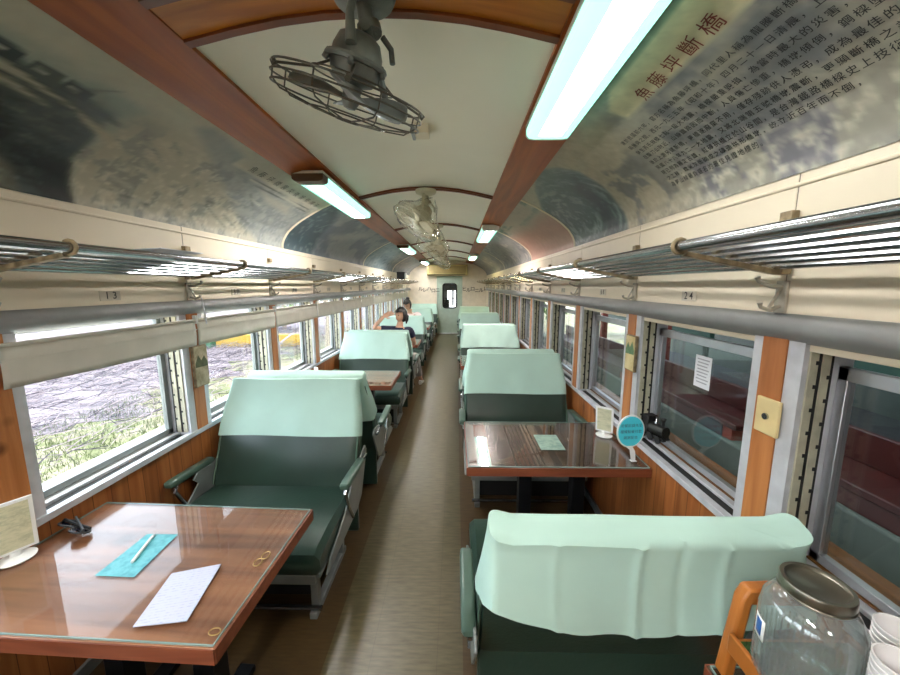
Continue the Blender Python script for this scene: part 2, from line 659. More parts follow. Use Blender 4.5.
# far end wall with a doorway: two flanks and a head
DX0, DX1, DZ = -0.33, 0.44, 1.97
mb = MB()
mb.box(-1.6, DX0, Y1, Y1 + 0.06, -0.05, 2.7)
mb.box(DX1, 1.6, Y1, Y1 + 0.06, -0.05, 2.7)
mb.box(DX0, DX1, Y1, Y1 + 0.06, DZ, 2.7)
wb = structure('wall_back', mb, ENDWALL, smooth=False)
obj('lower_panel', MB().box(-1.34, DX0 - 0.07, Y1 - 0.012, Y1, 0.0, 0.9).box(DX1 + 0.07, 1.34, Y1 - 0.012, Y1, 0.0, 0.9), PINE, wb)

DOORG = plain('grey_green_door_paint', (172, 190, 178), 0.4, var=0.03)
d = bpy.data.objects.new('door_1', None)
C.objects.link(d)
d['kind'] = 'structure'
WX0, WX1, WZ0, WZ1 = -0.175, 0.295, 0.92, 1.76
mb = MB()
mb.box(DX0, WX0, Y1 + 0.005, Y1 + 0.04, 0.0, DZ)
mb.box(WX1, DX1, Y1 + 0.005, Y1 + 0.04, 0.0, DZ)
mb.box(WX0, WX1, Y1 + 0.005, Y1 + 0.04, 0.0, WZ0)
mb.box(WX0, WX1, Y1 + 0.005, Y1 + 0.04, WZ1, DZ)
obj('door_panel', mb, DOORG, d, smooth=False)
mb = MB()
mb.box(DX0 - 0.06, DX0, Y1 - 0.02, Y1, 0.0, DZ + 0.05)
mb.box(DX1, DX1 + 0.06, Y1 - 0.02, Y1, 0.0, DZ + 0.05)
mb.box(DX0 - 0.06, DX1 + 0.06, Y1 - 0.02, Y1, DZ, DZ + 0.05)
obj('door_frame', mb, DOORG, d, bevel=0.004)
def rrect(x0, x1, z0, z1, r, n=5):
    pts = []
    for cx, cz, a0 in ((x1 - r, z1 - r, 0), (x0 + r, z1 - r, 90), (x0 + r, z0 + r, 180), (x1 - r, z0 + r, 270)):
        for i in range(n + 1):
            a = math.radians(a0 + 90 * i / n)
            pts.append((cx + r * math.cos(a), cz + r * math.sin(a)))
    return pts
obj('window_gasket', MB().tube([(x, Y1 + 0.004, z) for x, z in rrect(WX0, WX1, WZ0, WZ1, 0.09)], 0.026, 8, True), BLACK, d)
obj('pane', MB().box(WX0, WX1, Y1 + 0.02, Y1 + 0.024, WZ0, WZ1), GLASS, d)
obj('threshold', MB().box(DX0, DX1, Y1 - 0.05, Y1, 0.0, 0.03), ALUP, d)
obj('handle', MB().box(DX0 + 0.05, DX0 + 0.075, Y1 - 0.03, Y1 + 0.006, 0.9, 1.05), ALU, d)
# next carriage's vestibule seen through the door pane
mb = MB()
mb.box(-0.9, -0.86, Y1 + 0.07, Y1 + 1.6, 0, 2.3)
mb.box(0.86, 0.9, Y1 + 0.07, Y1 + 1.6, 0, 2.3)
mb.box(-0.9, 0.9, Y1 + 0.07, Y1 + 1.6, -0.05, 0)
mb.box(-0.9, 0.9, Y1 + 0.07, Y1 + 1.6, 2.3, 2.35)
mb.box(-0.9, -0.28, Y1 + 1.6, Y1 + 1.64, 0, 2.3)
mb.box(0.36, 0.9, Y1 + 1.6, Y1 + 1.64, 0, 2.3)
mb.box(-0.28, 0.36, Y1 + 1.6, Y1 + 1.64, 1.50, 2.3)
mb.box(-0.28, -0.06, Y1 + 1.6, Y1 + 1.64, 0.0, 1.5)
mb.box(0.12, 0.20, Y1 + 1.6, Y1 + 1.64, 0.9, 1.5)
structure('wall_vestibule', mb, plain('vestibule_grey', (150, 150, 150), 0.5), smooth=False)
hr = obj('vestibule_gate', MB().tube([(-0.28, Y1 + 1.5, 0.0), (-0.28, Y1 + 1.5, 1.2), (0.3, Y1 + 1.5, 1.2), (0.3, Y1 + 1.5, 0)], 0.03, 8)
         .box(-0.28, 0.02, Y1 + 1.49, Y1 + 1.51, 0.0, 1.15), BLACK)
tag(hr, 'dark gate standing beyond the end door window', 'gate')
for s, nm in ((-1, 'left'), (1, 'right')):
    mb = MB().box(s * 1.35, s * 1.5, Y0, POSTS[0] - 0.10, 0.79, 1.53)
    mb.box(s * 1.35, s * 1.5, POSTS[-1] + 0.085, Y1, 0.79, 1.53)
    obj('blank_panel', mb, CREAM, walls[nm])

# ------------------------------------------------------------------ printed murals on the curved ceiling sides
SL = [0.0]
for a, b in zip(PROF, PROF[1:]):
    SL.append(SL[-1] + math.hypot(b[0] - a[0], b[1] - a[1]))
SMAX = SL[-1]

def onwall(side, y, s, off=0.0):
    s = min(max(s, 0.0), SMAX - 1e-6)
    for i in range(len(SL) - 1):
        if SL[i] <= s <= SL[i + 1]:
            w = (s - SL[i]) / (SL[i + 1] - SL[i])
            (xa, za), (xb, zb) = PROF[i], PROF[i + 1]
            dx, dz = xb - xa, zb - za
            l = math.hypot(dx, dz)
            nx, nz = dz / l * -1, dx / l   # inwards and down
            return (side * (xa + w * dx + nx * off), y, za + w * dz + nz * off)

def vnoise(x, y, seed):
    xi, yi = np.floor(x).astype(int), np.floor(y).astype(int)
    xf, yf = x - xi, y - yi
    def h(a, b):
        n = (a * 374761393 + b * 668265263 + seed * 974711) & 0x7fffffff
        n = ((n ^ (n >> 13)) * 1274126177) & 0x7fffffff
        return ((n ^ (n >> 16)) & 0xffff) / 65535.0
    u, v = xf * xf * (3 - 2 * xf), yf * yf * (3 - 2 * yf)
    return (h(xi, yi) * (1 - u) + h(xi + 1, yi) * u) * (1 - v) + (h(xi, yi + 1) * (1 - u) + h(xi + 1, yi + 1) * u) * v

def fbm(x, y, seed, o=4):
    t, a, n = 0, 0.5, 0
    for i in range(o):
        t = t + a * vnoise(x * 2 ** i, y * 2 ** i, seed + i)
        n += a
        a *= 0.55
    return t / n

def inside(Y, S, poly, soft=0.0):
    """1 inside the polygon, softened over the given distance"""
    r = np.zeros(Y.shape, bool)
    dmin = np.full(Y.shape, 9.0)
    n = len(poly)
    for i in range(n):
        (x1, y1), (x2, y2) = poly[i], poly[(i + 1) % n]
        cond = ((y1 > S) != (y2 > S))
        xs = (x2 - x1) * (S - y1) / ((y2 - y1) if y2 != y1 else 1e-9) + x1
        r ^= cond & (Y < xs)
        L2 = (x2 - x1) ** 2 + (y2 - y1) ** 2
        t = np.clip(((Y - x1) * (x2 - x1) + (S - y1) * (y2 - y1)) / max(L2, 1e-12), 0, 1)
        dmin = np.minimum(dmin, np.hypot(Y - x1 - t * (x2 - x1), S - y1 - t * (y2 - y1)))
    if soft <= 0:
        return r.astype(float)
    sd = np.where(r, dmin, -dmin)
    return np.clip(0.5 + sd / (2 * soft), 0, 1)

def sm(a, b, x):
    t = np.clip((x - a) / (b - a), 0, 1)
    return t * t * (3 - 2 * t)

class Print:
    def __init__(self, Y, S, base):
        self.Y, self.S = Y, S
        self.c = np.ones(Y.shape + (3,)) * np.array(base, float)
    def mix(self, k, rgb):
        k = np.clip(k, 0, 1)[..., None]
        self.c = self.c * (1 - k) + np.array(rgb, float) * k
        return self
    def gain(self, g):
        self.c = self.c * g[..., None]
        return self

PRINT = vcol('printed_photo_film', 0.42)

def mural(side, ya, yb, step, paint, label):
    nu, nv = max(6, int((yb - ya) / step)), max(8, int(SMAX / step))
    mb = MB()
    mb.grid(nu, nv, lambda u, v: onwall(side, ya + (yb - ya) * u, SMAX * v * 0.9985 + 0.0005, 0.004))
    o = obj('mural', mb, PRINT)
    U, V = np.meshgrid(np.linspace(ya, yb, nu + 1), np.linspace(0, SMAX, nv + 1), indexing='ij')
    col = np.clip(paint(U, V), 0, 255) / 255.0
    col = np.where(col <= 0.04045, col / 12.92, ((col + 0.055) / 1.055) ** 2.4).reshape(-1, 3)
    at = o.data.color_attributes.new('print', 'FLOAT_COLOR', 'POINT')
    rgba = np.ones((len(col), 4), np.float32)
    rgba[:, :3] = col
    at.data.foreach_set('color', rgba.reshape(-1))
    tag(o, label, 'mural', 'printed photo murals along the ceiling sides')
    # pale edging strip at both ends
    for y in (ya, yb):
        mb = MB()
        mb.tube([onwall(side, y, SMAX * i / 16, 0.004) for i in range(17)], 0.006, 6)
        obj('edging', mb, CREAM, o)
    return o

def paint_left_a(Y, S):
    n = fbm(Y * 14, S * 14, 3)
    n2 = fbm(Y * 40, S * 40, 9)
    p = Print(Y, S, (158, 154, 130))
    # hills and haze beyond the track
    p.mix(sm(0.60, 0.50, S + 0.06 * (n - 0.5)) * sm(1.75, 1.5, Y), (112, 126, 114))
    p.mix(sm(0.56, 0.42, S + 0.10 * (n - 0.5)) * sm(1.62, 1.40, Y), (84, 98, 90))
    # sandy rubble bank
    bank = sm(1.42, 1.56, Y + 0.10 * (n - 0.5) + (S - 0.2) * -0.12)
    p.mix(bank * sm(0.60, 0.50, S), (138, 132, 108))
    p.mix(bank * sm(0.50, 0.62, n) * sm(0.56, 0.46, S) * 0.8, (96, 98, 88))
    p.mix(bank * sm(0.56, 0.72, n2) * sm(0.5, 0.4, S) * 0.7, (168, 160, 134))
    # dark locomotive, wagons and embankment
    dark = [(0.4, 0.47), (1.10, 0.50), (1.17, 0.47), (1.26, 0.455), (1.36, 0.46), (1.49, 0.37), (1.50, 0.22), (1.48, 0.10), (1.56, -0.05), (0.4, -0.05)]
    p.mix(inside(Y, S, dark, 0.02), (44, 58, 55))
    p.mix(inside(Y, S, [(0.4, 0.36), (1.16, 0.34), (1.32, 0.20), (1.5, 0.16), (1.55, 0.0), (1.44, 0.0), (1.30, 0.10), (0.9, 0.24), (0.4, 0.3)], 0.02), (18, 24, 24))
    p.mix(inside(Y, S, [(0.4, 0.42), (1.17, 0.405), (1.30, 0.372), (1.30, 0.36), (1.17, 0.378), (0.4, 0.36)], 0.008), (120, 116, 96))
    p.mix(inside(Y, S, [(0.4, 0.455), (1.14, 0.455), (1.27, 0.425), (1.36, 0.41), (1.36, 0.40), (1.2, 0.42), (0.4, 0.44)], 0.006), (132, 126, 102))
    p.mix(inside(Y, S, [(1.37, 0.40), (1.52, 0.36), (1.58, 0.31), (1.52, 0.33), (1.42, 0.365)], 0.015), (150, 140, 110))
    p.mix(inside(Y, S, [(1.18, 0.485), (1.30, 0.475), (1.45, 0.45), (1.52, 0.42), (1.46, 0.41), (1.30, 0.44), (1.18, 0.46)], 0.012), (52, 66, 62))
    p.mix(inside(Y, S, [(1.29, 0.475), (1.40, 0.57), (1.41, 0.565), (1.32, 0.47)], 0.005), (84, 94, 84))
    p.mix(inside(Y, S, [(0.4, 0.22), (1.20, 0.20), (1.34, 0.08), (1.38, -0.05), (0.4, -0.05)], 0.015), (78, 78, 62))
    p.mix(inside(Y, S, [(1.08, 0.27), (1.20, 0.265), (1.28, 0.235), (1.20, 0.25), (1.08, 0.255)], 0.006), (12, 14, 14))
    p.mix(sm(0.62, 0.7, n2) * sm(1.5, 1.42, Y) * sm(0.46, 0.40, S) * 0.2, (120, 128, 118))
    for i, (ya, s0) in enumerate(((0.55, 0.50), (0.75, 0.495), (0.93, 0.49), (1.06, 0.485), (1.17, 0.48), (1.27, 0.47))):
        w_ = 0.085
        p.mix(inside(Y, S, [(ya, s0 + 0.035), (ya + w_, s0 + 0.03), (ya + w_, s0 - 0.02), (ya, s0 - 0.018)], 0.004), (30, 42, 42) if i % 2 else (58, 70, 64))
        p.mix(inside(Y, S, [(ya + 0.015, s0 + 0.012), (ya + 0.05, s0 + 0.010), (ya + 0.05, s0 - 0.004), (ya + 0.015, s0 - 0.002)], 0.003), (112, 114, 102))
    for k in range(5):
        s0 = 0.33 - 0.035 * k
        p.mix(inside(Y, S, [(0.4, s0 + 0.05), (1.2, s0 + 0.02), (1.46 - 0.02 * k, s0 - 0.03), (1.46 - 0.02 * k, s0 - 0.036), (1.2, s0 + 0.012), (0.4, s0 + 0.042)], 0.004) * 0.55, (96, 102, 92) if k % 2 else (12, 18, 18))
    p.mix(sm(0.5, 0.62, fbm(Y * 22, S * 60, 15)) * sm(1.48, 1.38, Y) * sm(0.46, 0.40, S) * 0.35, (84, 94, 86))
    # bridge shadow running across the bank
    sh = [(1.74, 0.60), (1.80, 0.66), (2.05, 0.62), (2.55, 0.49), (3.40, 0.42), (3.40, 0.0), (3.05, -0.02), (2.66, 0.14), (2.20, 0.38)]
    p.mix(inside(Y, S, sh, 0.025) * (0.75 + 0.3 * (n - 0.5)), (92, 99, 100))
    p.mix(inside(Y, S, [(2.5, 0.44), (3.0, 0.42), (3.1, 0.33), (2.75, 0.36)], 0.02) * 0.7, (140, 134, 112))
    for k in range(3):
        s0 = 0.50 - 0.018 * k
        p.mix(inside(Y, S, [(2.35, s0), (3.25, s0 - 0.02), (3.25, s0 - 0.026), (2.35, s0 - 0.006)], 0.003), (150, 146, 124) if k % 2 else (66, 70, 68))
    p.mix(inside(Y, S, [(2.12, 0.60), (3.40, 0.60), (3.40, 0.515), (2.12, 0.515)], 0.01) * 0.85, (160, 155, 132))
    # broken timbers
    for i in range(16):
        yy, ss = rng.uniform(1.6, 2.6), rng.uniform(0.1, 0.5)
        l, a = rng.uniform(0.08, 0.3), rng.uniform(-0.6, 0.2)
        q = [(yy, ss), (yy + l, ss + l * a), (yy + l, ss + l * a - 0.014), (yy, ss - 0.014)]
        p.mix(inside(Y, S, q, 0.008) * 0.6, (74, 78, 72) if i % 2 else (164, 156, 132))
    c = p.gain(0.93 + 0.14 * n2).c
    return 255 * (np.clip(c, 0, 255) / 255) ** (0.95 - 0.38 * sm(60, 110, c.mean(axis=2, keepdims=True)))

def paint_right_a(Y, S):
    n = fbm(Y * 9, S * 9, 21)
    n2 = fbm(Y * 34, S * 34, 27)
    p = Print(Y, S, (150, 148, 136))
    p.mix(sm(0.38, 0.66, n), (130, 130, 126))
    p.mix(sm(0.45, 0.75, n) * sm(1.9, 1.5, Y), (104, 108, 110))
    p.mix(sm(0.26, 0.12, S) * sm(0.45, 0.6, n), (118, 118, 124))
    p.mix(sm(0.30, 0.10, S) * sm(0.42, 0.78, n2) * 0.85, (190, 186, 168))
    p.mix(sm(1.55, 1.85, Y), (166, 158, 138))
    p.mix(sm(1.6, 1.9, Y) * sm(0.5, 0.62, n) * sm(0.45, 0.35, S), (116, 118, 114))
    p.mix(sm(1.5, 2.0, Y) * sm(0.12, 0.0, S) * sm(0.35, 0.7, n2) * 0.6, (186, 178, 156))
    # green grey sky strip and the pale title band
    p.mix(sm(0.635, 0.65, S) * sm(1.75, 1.5, Y), (118, 136, 120))
    p.mix(inside(Y, S, [(0.3, 0.648), (1.50, 0.655), (1.62, 0.60), (1.60, 0.52), (0.3, 0.505)], 0.008), (204, 196, 164))
    p.mix(inside(Y, S, [(1.10, 0.47), (1.22, 0.47), (1.24, 0.41), (1.10, 0.41)], 0.02) * 0.6, (176, 170, 146))
    # stone arch
    cir = [(2.52, 0.70), (2.34, 0.60), (2.26, 0.49), (2.26, 0.34), (2.31, 0.16), (2.30, -0.02), (3.6, -0.02), (3.6, 0.34), (3.28, 0.46), (2.9, 0.62)]
    k = inside(Y, S, cir, 0.02)
    p.mix(k, (58, 76, 80))
    r = np.hypot((Y - 2.95) * 1.0, (S - 0.2) * 1.6)
    p.mix(k * sm(0.5, 0.62, fbm(r * 26, np.arctan2(S - 0.2, Y - 2.95) * 3, 40)), (112, 128, 124))
    p.mix(k * inside(Y, S, [(2.35, 0.5), (2.55, 0.42), (2.62, 0.05), (2.42, 0.02)], 0.04) * 0.8, (26, 40, 50))
    p.mix(k * sm(0.60, 0.76, n2) * 0.45, (120, 132, 126))
    p.mix(k * sm(0.46, 0.66, S + 0.1 * (n - 0.5)) * 0.7, (118, 128, 120))
    return p.gain(0.9 + 0.2 * n2).c

def paint_bands(base, second, third, seed, streak=(5, 12)):
    def f(Y, S):
        n = fbm(Y * streak[0], S * streak[1], seed)
        n2 = fbm(Y * 30, S * 30, seed + 5)
        p = Print(Y, S, base)
        p.mix(sm(0.42, 0.6, n), second)
        p.mix(sm(0.58, 0.7, n + 0.15 * (S - 0.3)), third)
        return p.gain(0.92 + 0.16 * n2).c
    return f

def paint_left_b(Y, S):
    n = fbm(Y * 4, S * 6, 61)
    n2 = fbm(Y * 26, S * 26, 66)
    p = Print(Y, S, (134, 136, 138))
    p.mix(sm(0.45, 0.62, n), (98, 106, 116))
    p.mix(inside(Y, S, [(3.3, -0.02), (3.3, 0.7), (3.6, 0.66), (3.9, 0.5), (4.1, 0.1), (4.05, -0.02)], 0.05), (54, 70, 78))
    p.mix(inside(Y, S, [(3.3, -0.02), (3.3, 0.7), (3.6, 0.66), (3.9, 0.5), (4.1, 0.1), (4.05, -0.02)], 0.05) * sm(0.55, 0.66, n2), (92, 108, 108))
    p.mix(inside(Y, S, [(4.2, 0.3), (5.2, 0.62), (5.3, 0.5), (4.4, 0.2)], 0.06) * 0.8, (168, 162, 156))
    return p.gain(0.92 + 0.16 * n2).c

def paint_right_b(Y, S):
    n = fbm(Y * 3, S * 16, 71)
    n2 = fbm(Y * 26, S * 26, 76)
    p = Print(Y, S, (176, 134, 116))
    p.mix(sm(0.34, 0.52, S + 0.08 * (n - 0.5)), (168, 156, 140))
    p.mix(sm(0.42, 0.56, S) * sm(0.48, 0.6, n), (112, 124, 112))
    p.mix(sm(0.25, 0.1, S) * 0.4, (190, 156, 140))
    return p.gain(0.94 + 0.12 * n2).c

ma = mural(-1, 0.2, 3.37, 0.0125, paint_left_a, 'photo mural of dark wagons and a rubble bank, above the rack on the sunny-window side')
mural(-1, 3.39, 6.3, 0.022, paint_left_b, 'blue-grey photo mural, second along the ceiling on the sunny-window side')
mural(-1, 6.32, 9.2, 0.035, paint_bands((96, 112, 116), (130, 138, 138), (64, 84, 94), 81), 'teal and grey photo mural, third along the ceiling on the sunny-window side')
mural(-1, 9.22, 12.55, 0.05, paint_bands((120, 124, 126), (92, 100, 108), (150, 148, 142), 91), 'dull grey photo mural beside the end wall on the sunny-window side')
mr = mural(1, 0.2, 3.28, 0.0125, paint_right_a, 'photo mural with a red Chinese heading, rows of small text and a dark stone arch')
mural(1, 3.3, 5.1, 0.022, paint_right_b, 'salmon pink photo mural with greenish streaks, next to the stone arch mural')
mural(1, 5.12, 7.9, 0.03, paint_bands((132, 130, 126), (104, 106, 108), (160, 152, 144), 101), 'grey streaked photo mural beyond the salmon pink one')
mural(1, 7.92, 12.55, 0.05, paint_bands((124, 124, 122), (100, 104, 106), (146, 142, 136), 111), 'dull grey photo mural beside the end wall on the dark-window side')

# lettering
def text_mesh(body, size, spacing=1.0, bold=0.0):
    cu = bpy.data.curves.new('t', 'FONT')
    cu.body = body
    cu.size = size
    cu.space_character = spacing
    cu.resolution_u = 2
    cu.offset = bold * size
    to = bpy.data.objects.new('t', cu)
    C.objects.link(to)
    dg = bpy.context.evaluated_depsgraph_get()
    dg.update()
    me = to.evaluated_get(dg).to_mesh()
    vs = [tuple(v.co) for v in me.vertices]
    fs = [tuple(p.vertices) for p in me.polygons]
    bpy.data.objects.remove(to)
    return vs, fs

def lettering(name, body, size, fn, m, parent, spacing=1.0, extra=None):
    vs, fs = text_mesh(body, size, spacing)
    mb = MB()
    mb.add([fn(x, y) for x, y, z in vs], fs)
    o = obj(name, mb, m, parent, smooth=False)
    return o

REDINK = plain('dark_red_print', (112, 36, 30), 0.5)
INK = plain('black_print', (24, 26, 28), 0.5)
def glyph_rows(name, rows, y_start, s_rows, size, pitch, m, parent, side, direction):
    mb = MB()
    cache = {}
    for row, s0 in zip(rows, s_rows):
        for i, ch in enumerate(row):
            if ch in ' 　':
                continue
            if ch not in cache:
                cache[ch] = text_mesh(ch, size, bold=0.005 if size < 0.03 else 0.0)
            vs, fs = cache[ch]
            y = y_start + direction * pitch * i
            mb.add([onwall(side, y + direction * x, s0 + v, 0.0075) for x, v, z in vs], fs)
    return obj(name, mb, m, parent, smooth=False)

glyph_rows('heading_lettering', ['魚藤坪斷橋'], 1.455, [0.524], 0.066, 0.086, REDINK, mr, 1, -1)
body = ['建於民國前六年，官方名稱為魚藤坪橋，同代里人稱為龍騰斷橋，位於三義',
        '與勝興之間。西元一九三五年（昭和十年）四月二十一日清晨，上午六時許，',
        '發生芮氏規模七點一級大地震，橋樑嚴重毀損，為當時最大的災害，震央',
        '在關刀山附近，山線鐵路因而中斷，人員傷亡慘重，橋墩傾倒，鋼樑墜落，',
        '後於上游另建新橋，舊橋遂廢棄不用，僅存殘跡供人憑弔，成為最佳的見證',
        '民國八十八年九二一大地震，又將北端第五號橋墩震斷，更顯斷橋之美，',
        '現已列為縣定古蹟，紅磚拱橋立於山谷間，是台灣鐵路橋樑史上技術最高',
        '之工程，糯米灰漿砌成之磚造拱形橋墩，屹立近百年而不倒，',
        '為舊山線最負盛名的最佳見證地標的。']
glyph_rows('small_lettering', body, 1.775, [0.440, 0.398, 0.357, 0.318, 0.278, 0.240, 0.204, 0.168, 0.132], 0.0265, 0.0305, INK, mr, 1, -1)
glyph_rows('caption_lettering', ['魚藤坪橋震災後搶修情形'], 2.24, [0.535], 0.062, 0.098, plain('grey_print', (92, 94, 88), 0.6), ma, -1, 1)

# ------------------------------------------------------------------ fluorescent lamps
def lamp(side, y, m, label, first_cap=True):
    t = thing('ceiling_lamp', label, 'ceiling lamp', (side * 0.722, y, 2.44), 0, 'fluorescent lamps along the ceiling')
    L = 1.36
    obj('housing', MB().box(-0.108, 0.108, 0.0, L, 0.004, 0.024), LAMPBOX, t, bevel=0.003)
    sec = [(-0.104, 0.004), (-0.103, -0.026), (-0.092, -0.038), (-0.07, -0.042), (0.07, -0.042), (0.092, -0.038), (0.103, -0.026), (0.104, 0.004)]
    cv = obj('cover', MB().prism(sec, 0.10, L - 0.012, 'y'), TUBES, t)
    obj('bright_strip', MB().prism([(-0.056, -0.0415), (-0.045, -0.0440), (0.045, -0.0440), (0.056, -0.0415)], 0.14, L - 0.05, 'y'), m, cv)
    cap = [(x * 1.03, z * 1.06 + 0.001) for x, z in sec]
    obj('end_cap', MB().prism(cap, 0.0, 0.10, 'y'), CAPB if side < 0 else LAMPBOX, t)
    obj('end_cap', MB().prism(cap, L - 0.012, L, 'y'), CAPB if side < 0 else LAMPBOX, t)
    return t
TUBEA = glow('fluorescent_cover_soft', (255, 252, 250), 24)
TUBEB = glow('fluorescent_cover_strong', (255, 250, 246), 62)
lamp(1, 0.49, TUBEA, 'big bright fluorescent lamp beside the red-headed mural')
lamp(1, 4.66, TUBEW, 'pinkish white fluorescent lamp, second on the dark-window side')
lamp(1, 8.80, TUBEY, 'yellowish fluorescent lamp near the end wall')
lamp(-1, 2.50, TUBEB, 'greenish fluorescent lamp with brown end cap beside the wagon mural')
lamp(-1, 6.80, TUBE, 'small greenish fluorescent lamp, second on the sunny-window side')
lamp(-1, 10.85, TUBE, 'tiny greenish fluorescent lamp beside the end wall on the sunny-window side')
lamp(-1, -1.75, glow('fluorescent_cover_rear', (255, 250, 246), 130), 'greenish fluorescent lamp behind the viewer')
lamp(1, -3.66, TUBE, 'greenish fluorescent lamp farther behind the viewer')

# ------------------------------------------------------------------ fans
def make_fan(name, label, loc, paint, wire, axis, wrapped):
    t = thing(name, label, 'ceiling fan', loc, 0, 'swivel fans hanging from the ceiling')
    a = Vector(axis).normalized()
    Q = a.to_track_quat('Z', 'Y').to_matrix().to_4x4()
    mot = Vector((-0.03, 0.0, -0.21))
    mb = MB().lathe([(0.0, 0.0), (0.094, 0.0), (0.098, -0.012), (0.09, -0.03), (0.05, -0.045), (0.028, -0.05)], seg=28)
    obj('ceiling_plate', mb, paint, t)
    mb = MB().tube([(0, 0, -0.04), (0.012, 0, -0.13)], 0.024, 12)
    mb.tube([(0.012, 0.0, -0.10), (0.018, 0, -0.125)], 0.036, 12)
    mb.tube([(0.012, -0.045, -0.125), (0.012, 0.045, -0.125)], 0.016, 10)
    mb.tube([(0.05, 0.02, -0.12), (0.075, 0.03, -0.15), (0.078, 0.03, -0.19)], 0.009, 8)
    obj('swivel_stem', mb, paint, t)
    mb = MB().tube([(-0.012, -0.05, -0.03), (-0.02, -0.085, -0.12), (-0.02, -0.088, -0.20)], [0.011, 0.012, 0.016], 10)
    mb.tube([(-0.012, 0.05, -0.05), (-0.02, 0.085, -0.12), (-0.02, 0.088, -0.20)], [0.011, 0.012, 0.016], 10)
    obj('yoke', mb, paint, t)
    M = Matrix.Translation(mot) @ Q
    mb = MB(); mb.xf = M
    mb.lathe([(0.0, -0.085), (0.035, -0.082), (0.06, -0.068), (0.074, -0.035), (0.078, 0.0), (0.074, 0.024), (0.058, 0.045), (0.03, 0.055), (0.026, 0.085), (0.0, 0.088)], seg=28)
    mb.tube([(0.086 * math.cos(k * PI / 12), 0.086 * math.sin(k * PI / 12), -0.006) for k in range(24)], 0.009, 6, True)
    o = obj('motor', mb, paint, t)
    for k in range(5):
        mb = MB(); mb.xf = M
        q = 2 * PI * k / 5 + 0.4
        mb.tube([(0.08 * math.cos(q), 0.08 * math.sin(q), -0.014), (0.092 * math.cos(q), 0.092 * math.sin(q), 0.014)], 0.009, 6)
        obj('clip', mb, paint, t)
    mb = MB(); mb.xf = M
    mb.tube([(-0.06, -0.045, 0.01), (-0.085, -0.05, 0.045), (-0.10, -0.05, 0.08)], [0.014, 0.012, 0.008], 8)
    obj('adjusting_knob', mb, paint, t)
    # blades and guard sit further along the axis
    G = Matrix.Translation(mot + a * 0.088) @ Q
    mb = MB(); mb.xf = G
    mb.lathe([(0.0, -0.03), (0.026, -0.028), (0.028, 0.01), (0.018, 0.03), (0.0, 0.034)], seg=16)
    hub = obj('hub', mb, paint, t)
    for k in range(4):
        mb = MB()
        mb.xf = G @ Matrix.Rotation(2 * PI * k / 4 + 0.5, 4, 'Z')
        def bl(u, v):
            r = 0.024 + 0.158 * u
            w = 0.022 + 0.075 * math.sin(min(1, u * 1.15) * PI * 0.62) ** 1.1
            if u > 0.86:
                w *= math.sqrt(max(0.02, 1 - ((u - 0.86) / 0.145) ** 2))
            yy = (v - 0.42) * 2 * w * 0.62
            return (r, yy, -yy * 0.42 + 0.008 * math.sin(v * PI))
        mb.grid(12, 6, bl)
        obj('blade', mb, paint, t, solid=0.002)
    R = 0.228
    mb = MB(); mb.xf = G
    def ring(r, z, w):
        mb.tube([(r * math.cos(2 * PI * k / 40), r * math.sin(2 * PI * k / 40), z) for k in range(40)], w, 5, True)
    ring(R, 0.028, 0.0032); ring(R, -0.020, 0.0032); ring(R * 1.012, 0.004, 0.0028)
    ring(R * 0.52, 0.058, 0.0025); ring(R * 0.16, 0.066, 0.003)
    ring(R * 0.55, -0.045, 0.0025)
    for k in range(8):
        q = 2 * PI * k / 8 + 0.2
        c, s = math.cos(q), math.sin(q)
        mb.tube([(0.03 * c, 0.03 * s, 0.066), (R * 0.52 * c, R * 0.52 * s, 0.058), (R * 0.9 * c, R * 0.9 * s, 0.045), (R * c, R * s, 0.026), (R * c, R * s, -0.020)], 0.0026, 5)
    for k in range(4):
        q = 2 * PI * k / 4 + 0.6
        c, s = math.cos(q), math.sin(q)
        mb.tube([(0.07 * c, 0.07 * s, -0.08), (R * 0.55 * c, R * 0.55 * s, -0.045), (R * c, R * s, -0.020)], 0.004, 6)
        mb.tube([(R * 0.97 * c, R * 0.97 * s, -0.024), (R * 1.03 * c, R * 1.03 * s, -0.016)], 0.009, 6)
    obj('wire_guard', mb, wire, t)
    if wrapped:
        mb = MB(); mb.xf = G
        prof = [(0.02, -0.26), (0.07, -0.22), (0.12, -0.13), (0.20, -0.06), (0.235, -0.02), (0.24, 0.03), (0.20, 0.07), (0.10, 0.085), (0.0, 0.088)]
        loops = []
        for r, z in prof:
            loops.append([((r + 0.012 * math.sin(7 * q + z * 40) * (r > 0.03)) * math.cos(q), (r + 0.012 * math.sin(7 * q + z * 40) * (r > 0.03)) * math.sin(q), z + 0.008 * math.sin(5 * q + r * 30)) for q in [2 * PI * k / 28 for k in range(28)]])
        mb.loft(loops, False)
        obj('plastic_wrap', mb, WRAP, t)
    return t
make_fan('ceiling_fan', 'grey swivel fan with bare wire guard hanging from the wide brown ceiling plank', (0, 1.2, crown(0) - 0.012), FANG, FANW, (-0.29, 0.25, -0.92), False)
fan2 = make_fan('ceiling_fan', 'cream fan wrapped in clear plastic, on the first thin brown ceiling moulding', (0, 3.42, crown(0) - 0.026), FANC, FANC, (-0.55, -0.25, -0.80), True)
for y, w_, r_ in ((5.33, 'second', 0.6), (7.25, 'third', -0.4), (9.16, 'fourth', 0.2)):
    copy_tree(fan2, (0, y, crown(0) - 0.026), r_, 'cream plastic-wrapped fan on the %s thin brown ceiling moulding beyond the bare grey fan' % w_)
t = thing('ceiling_switch_box', 'small pale box on the cream ceiling panel behind the bare grey fan', 'switch box', (0.09, 2.16, crown(0.09)))
obj('box', MB().box(-0.045, 0.035, -0.05, 0.05, -0.05, 0.0), CREAM, t, bevel=0.004)
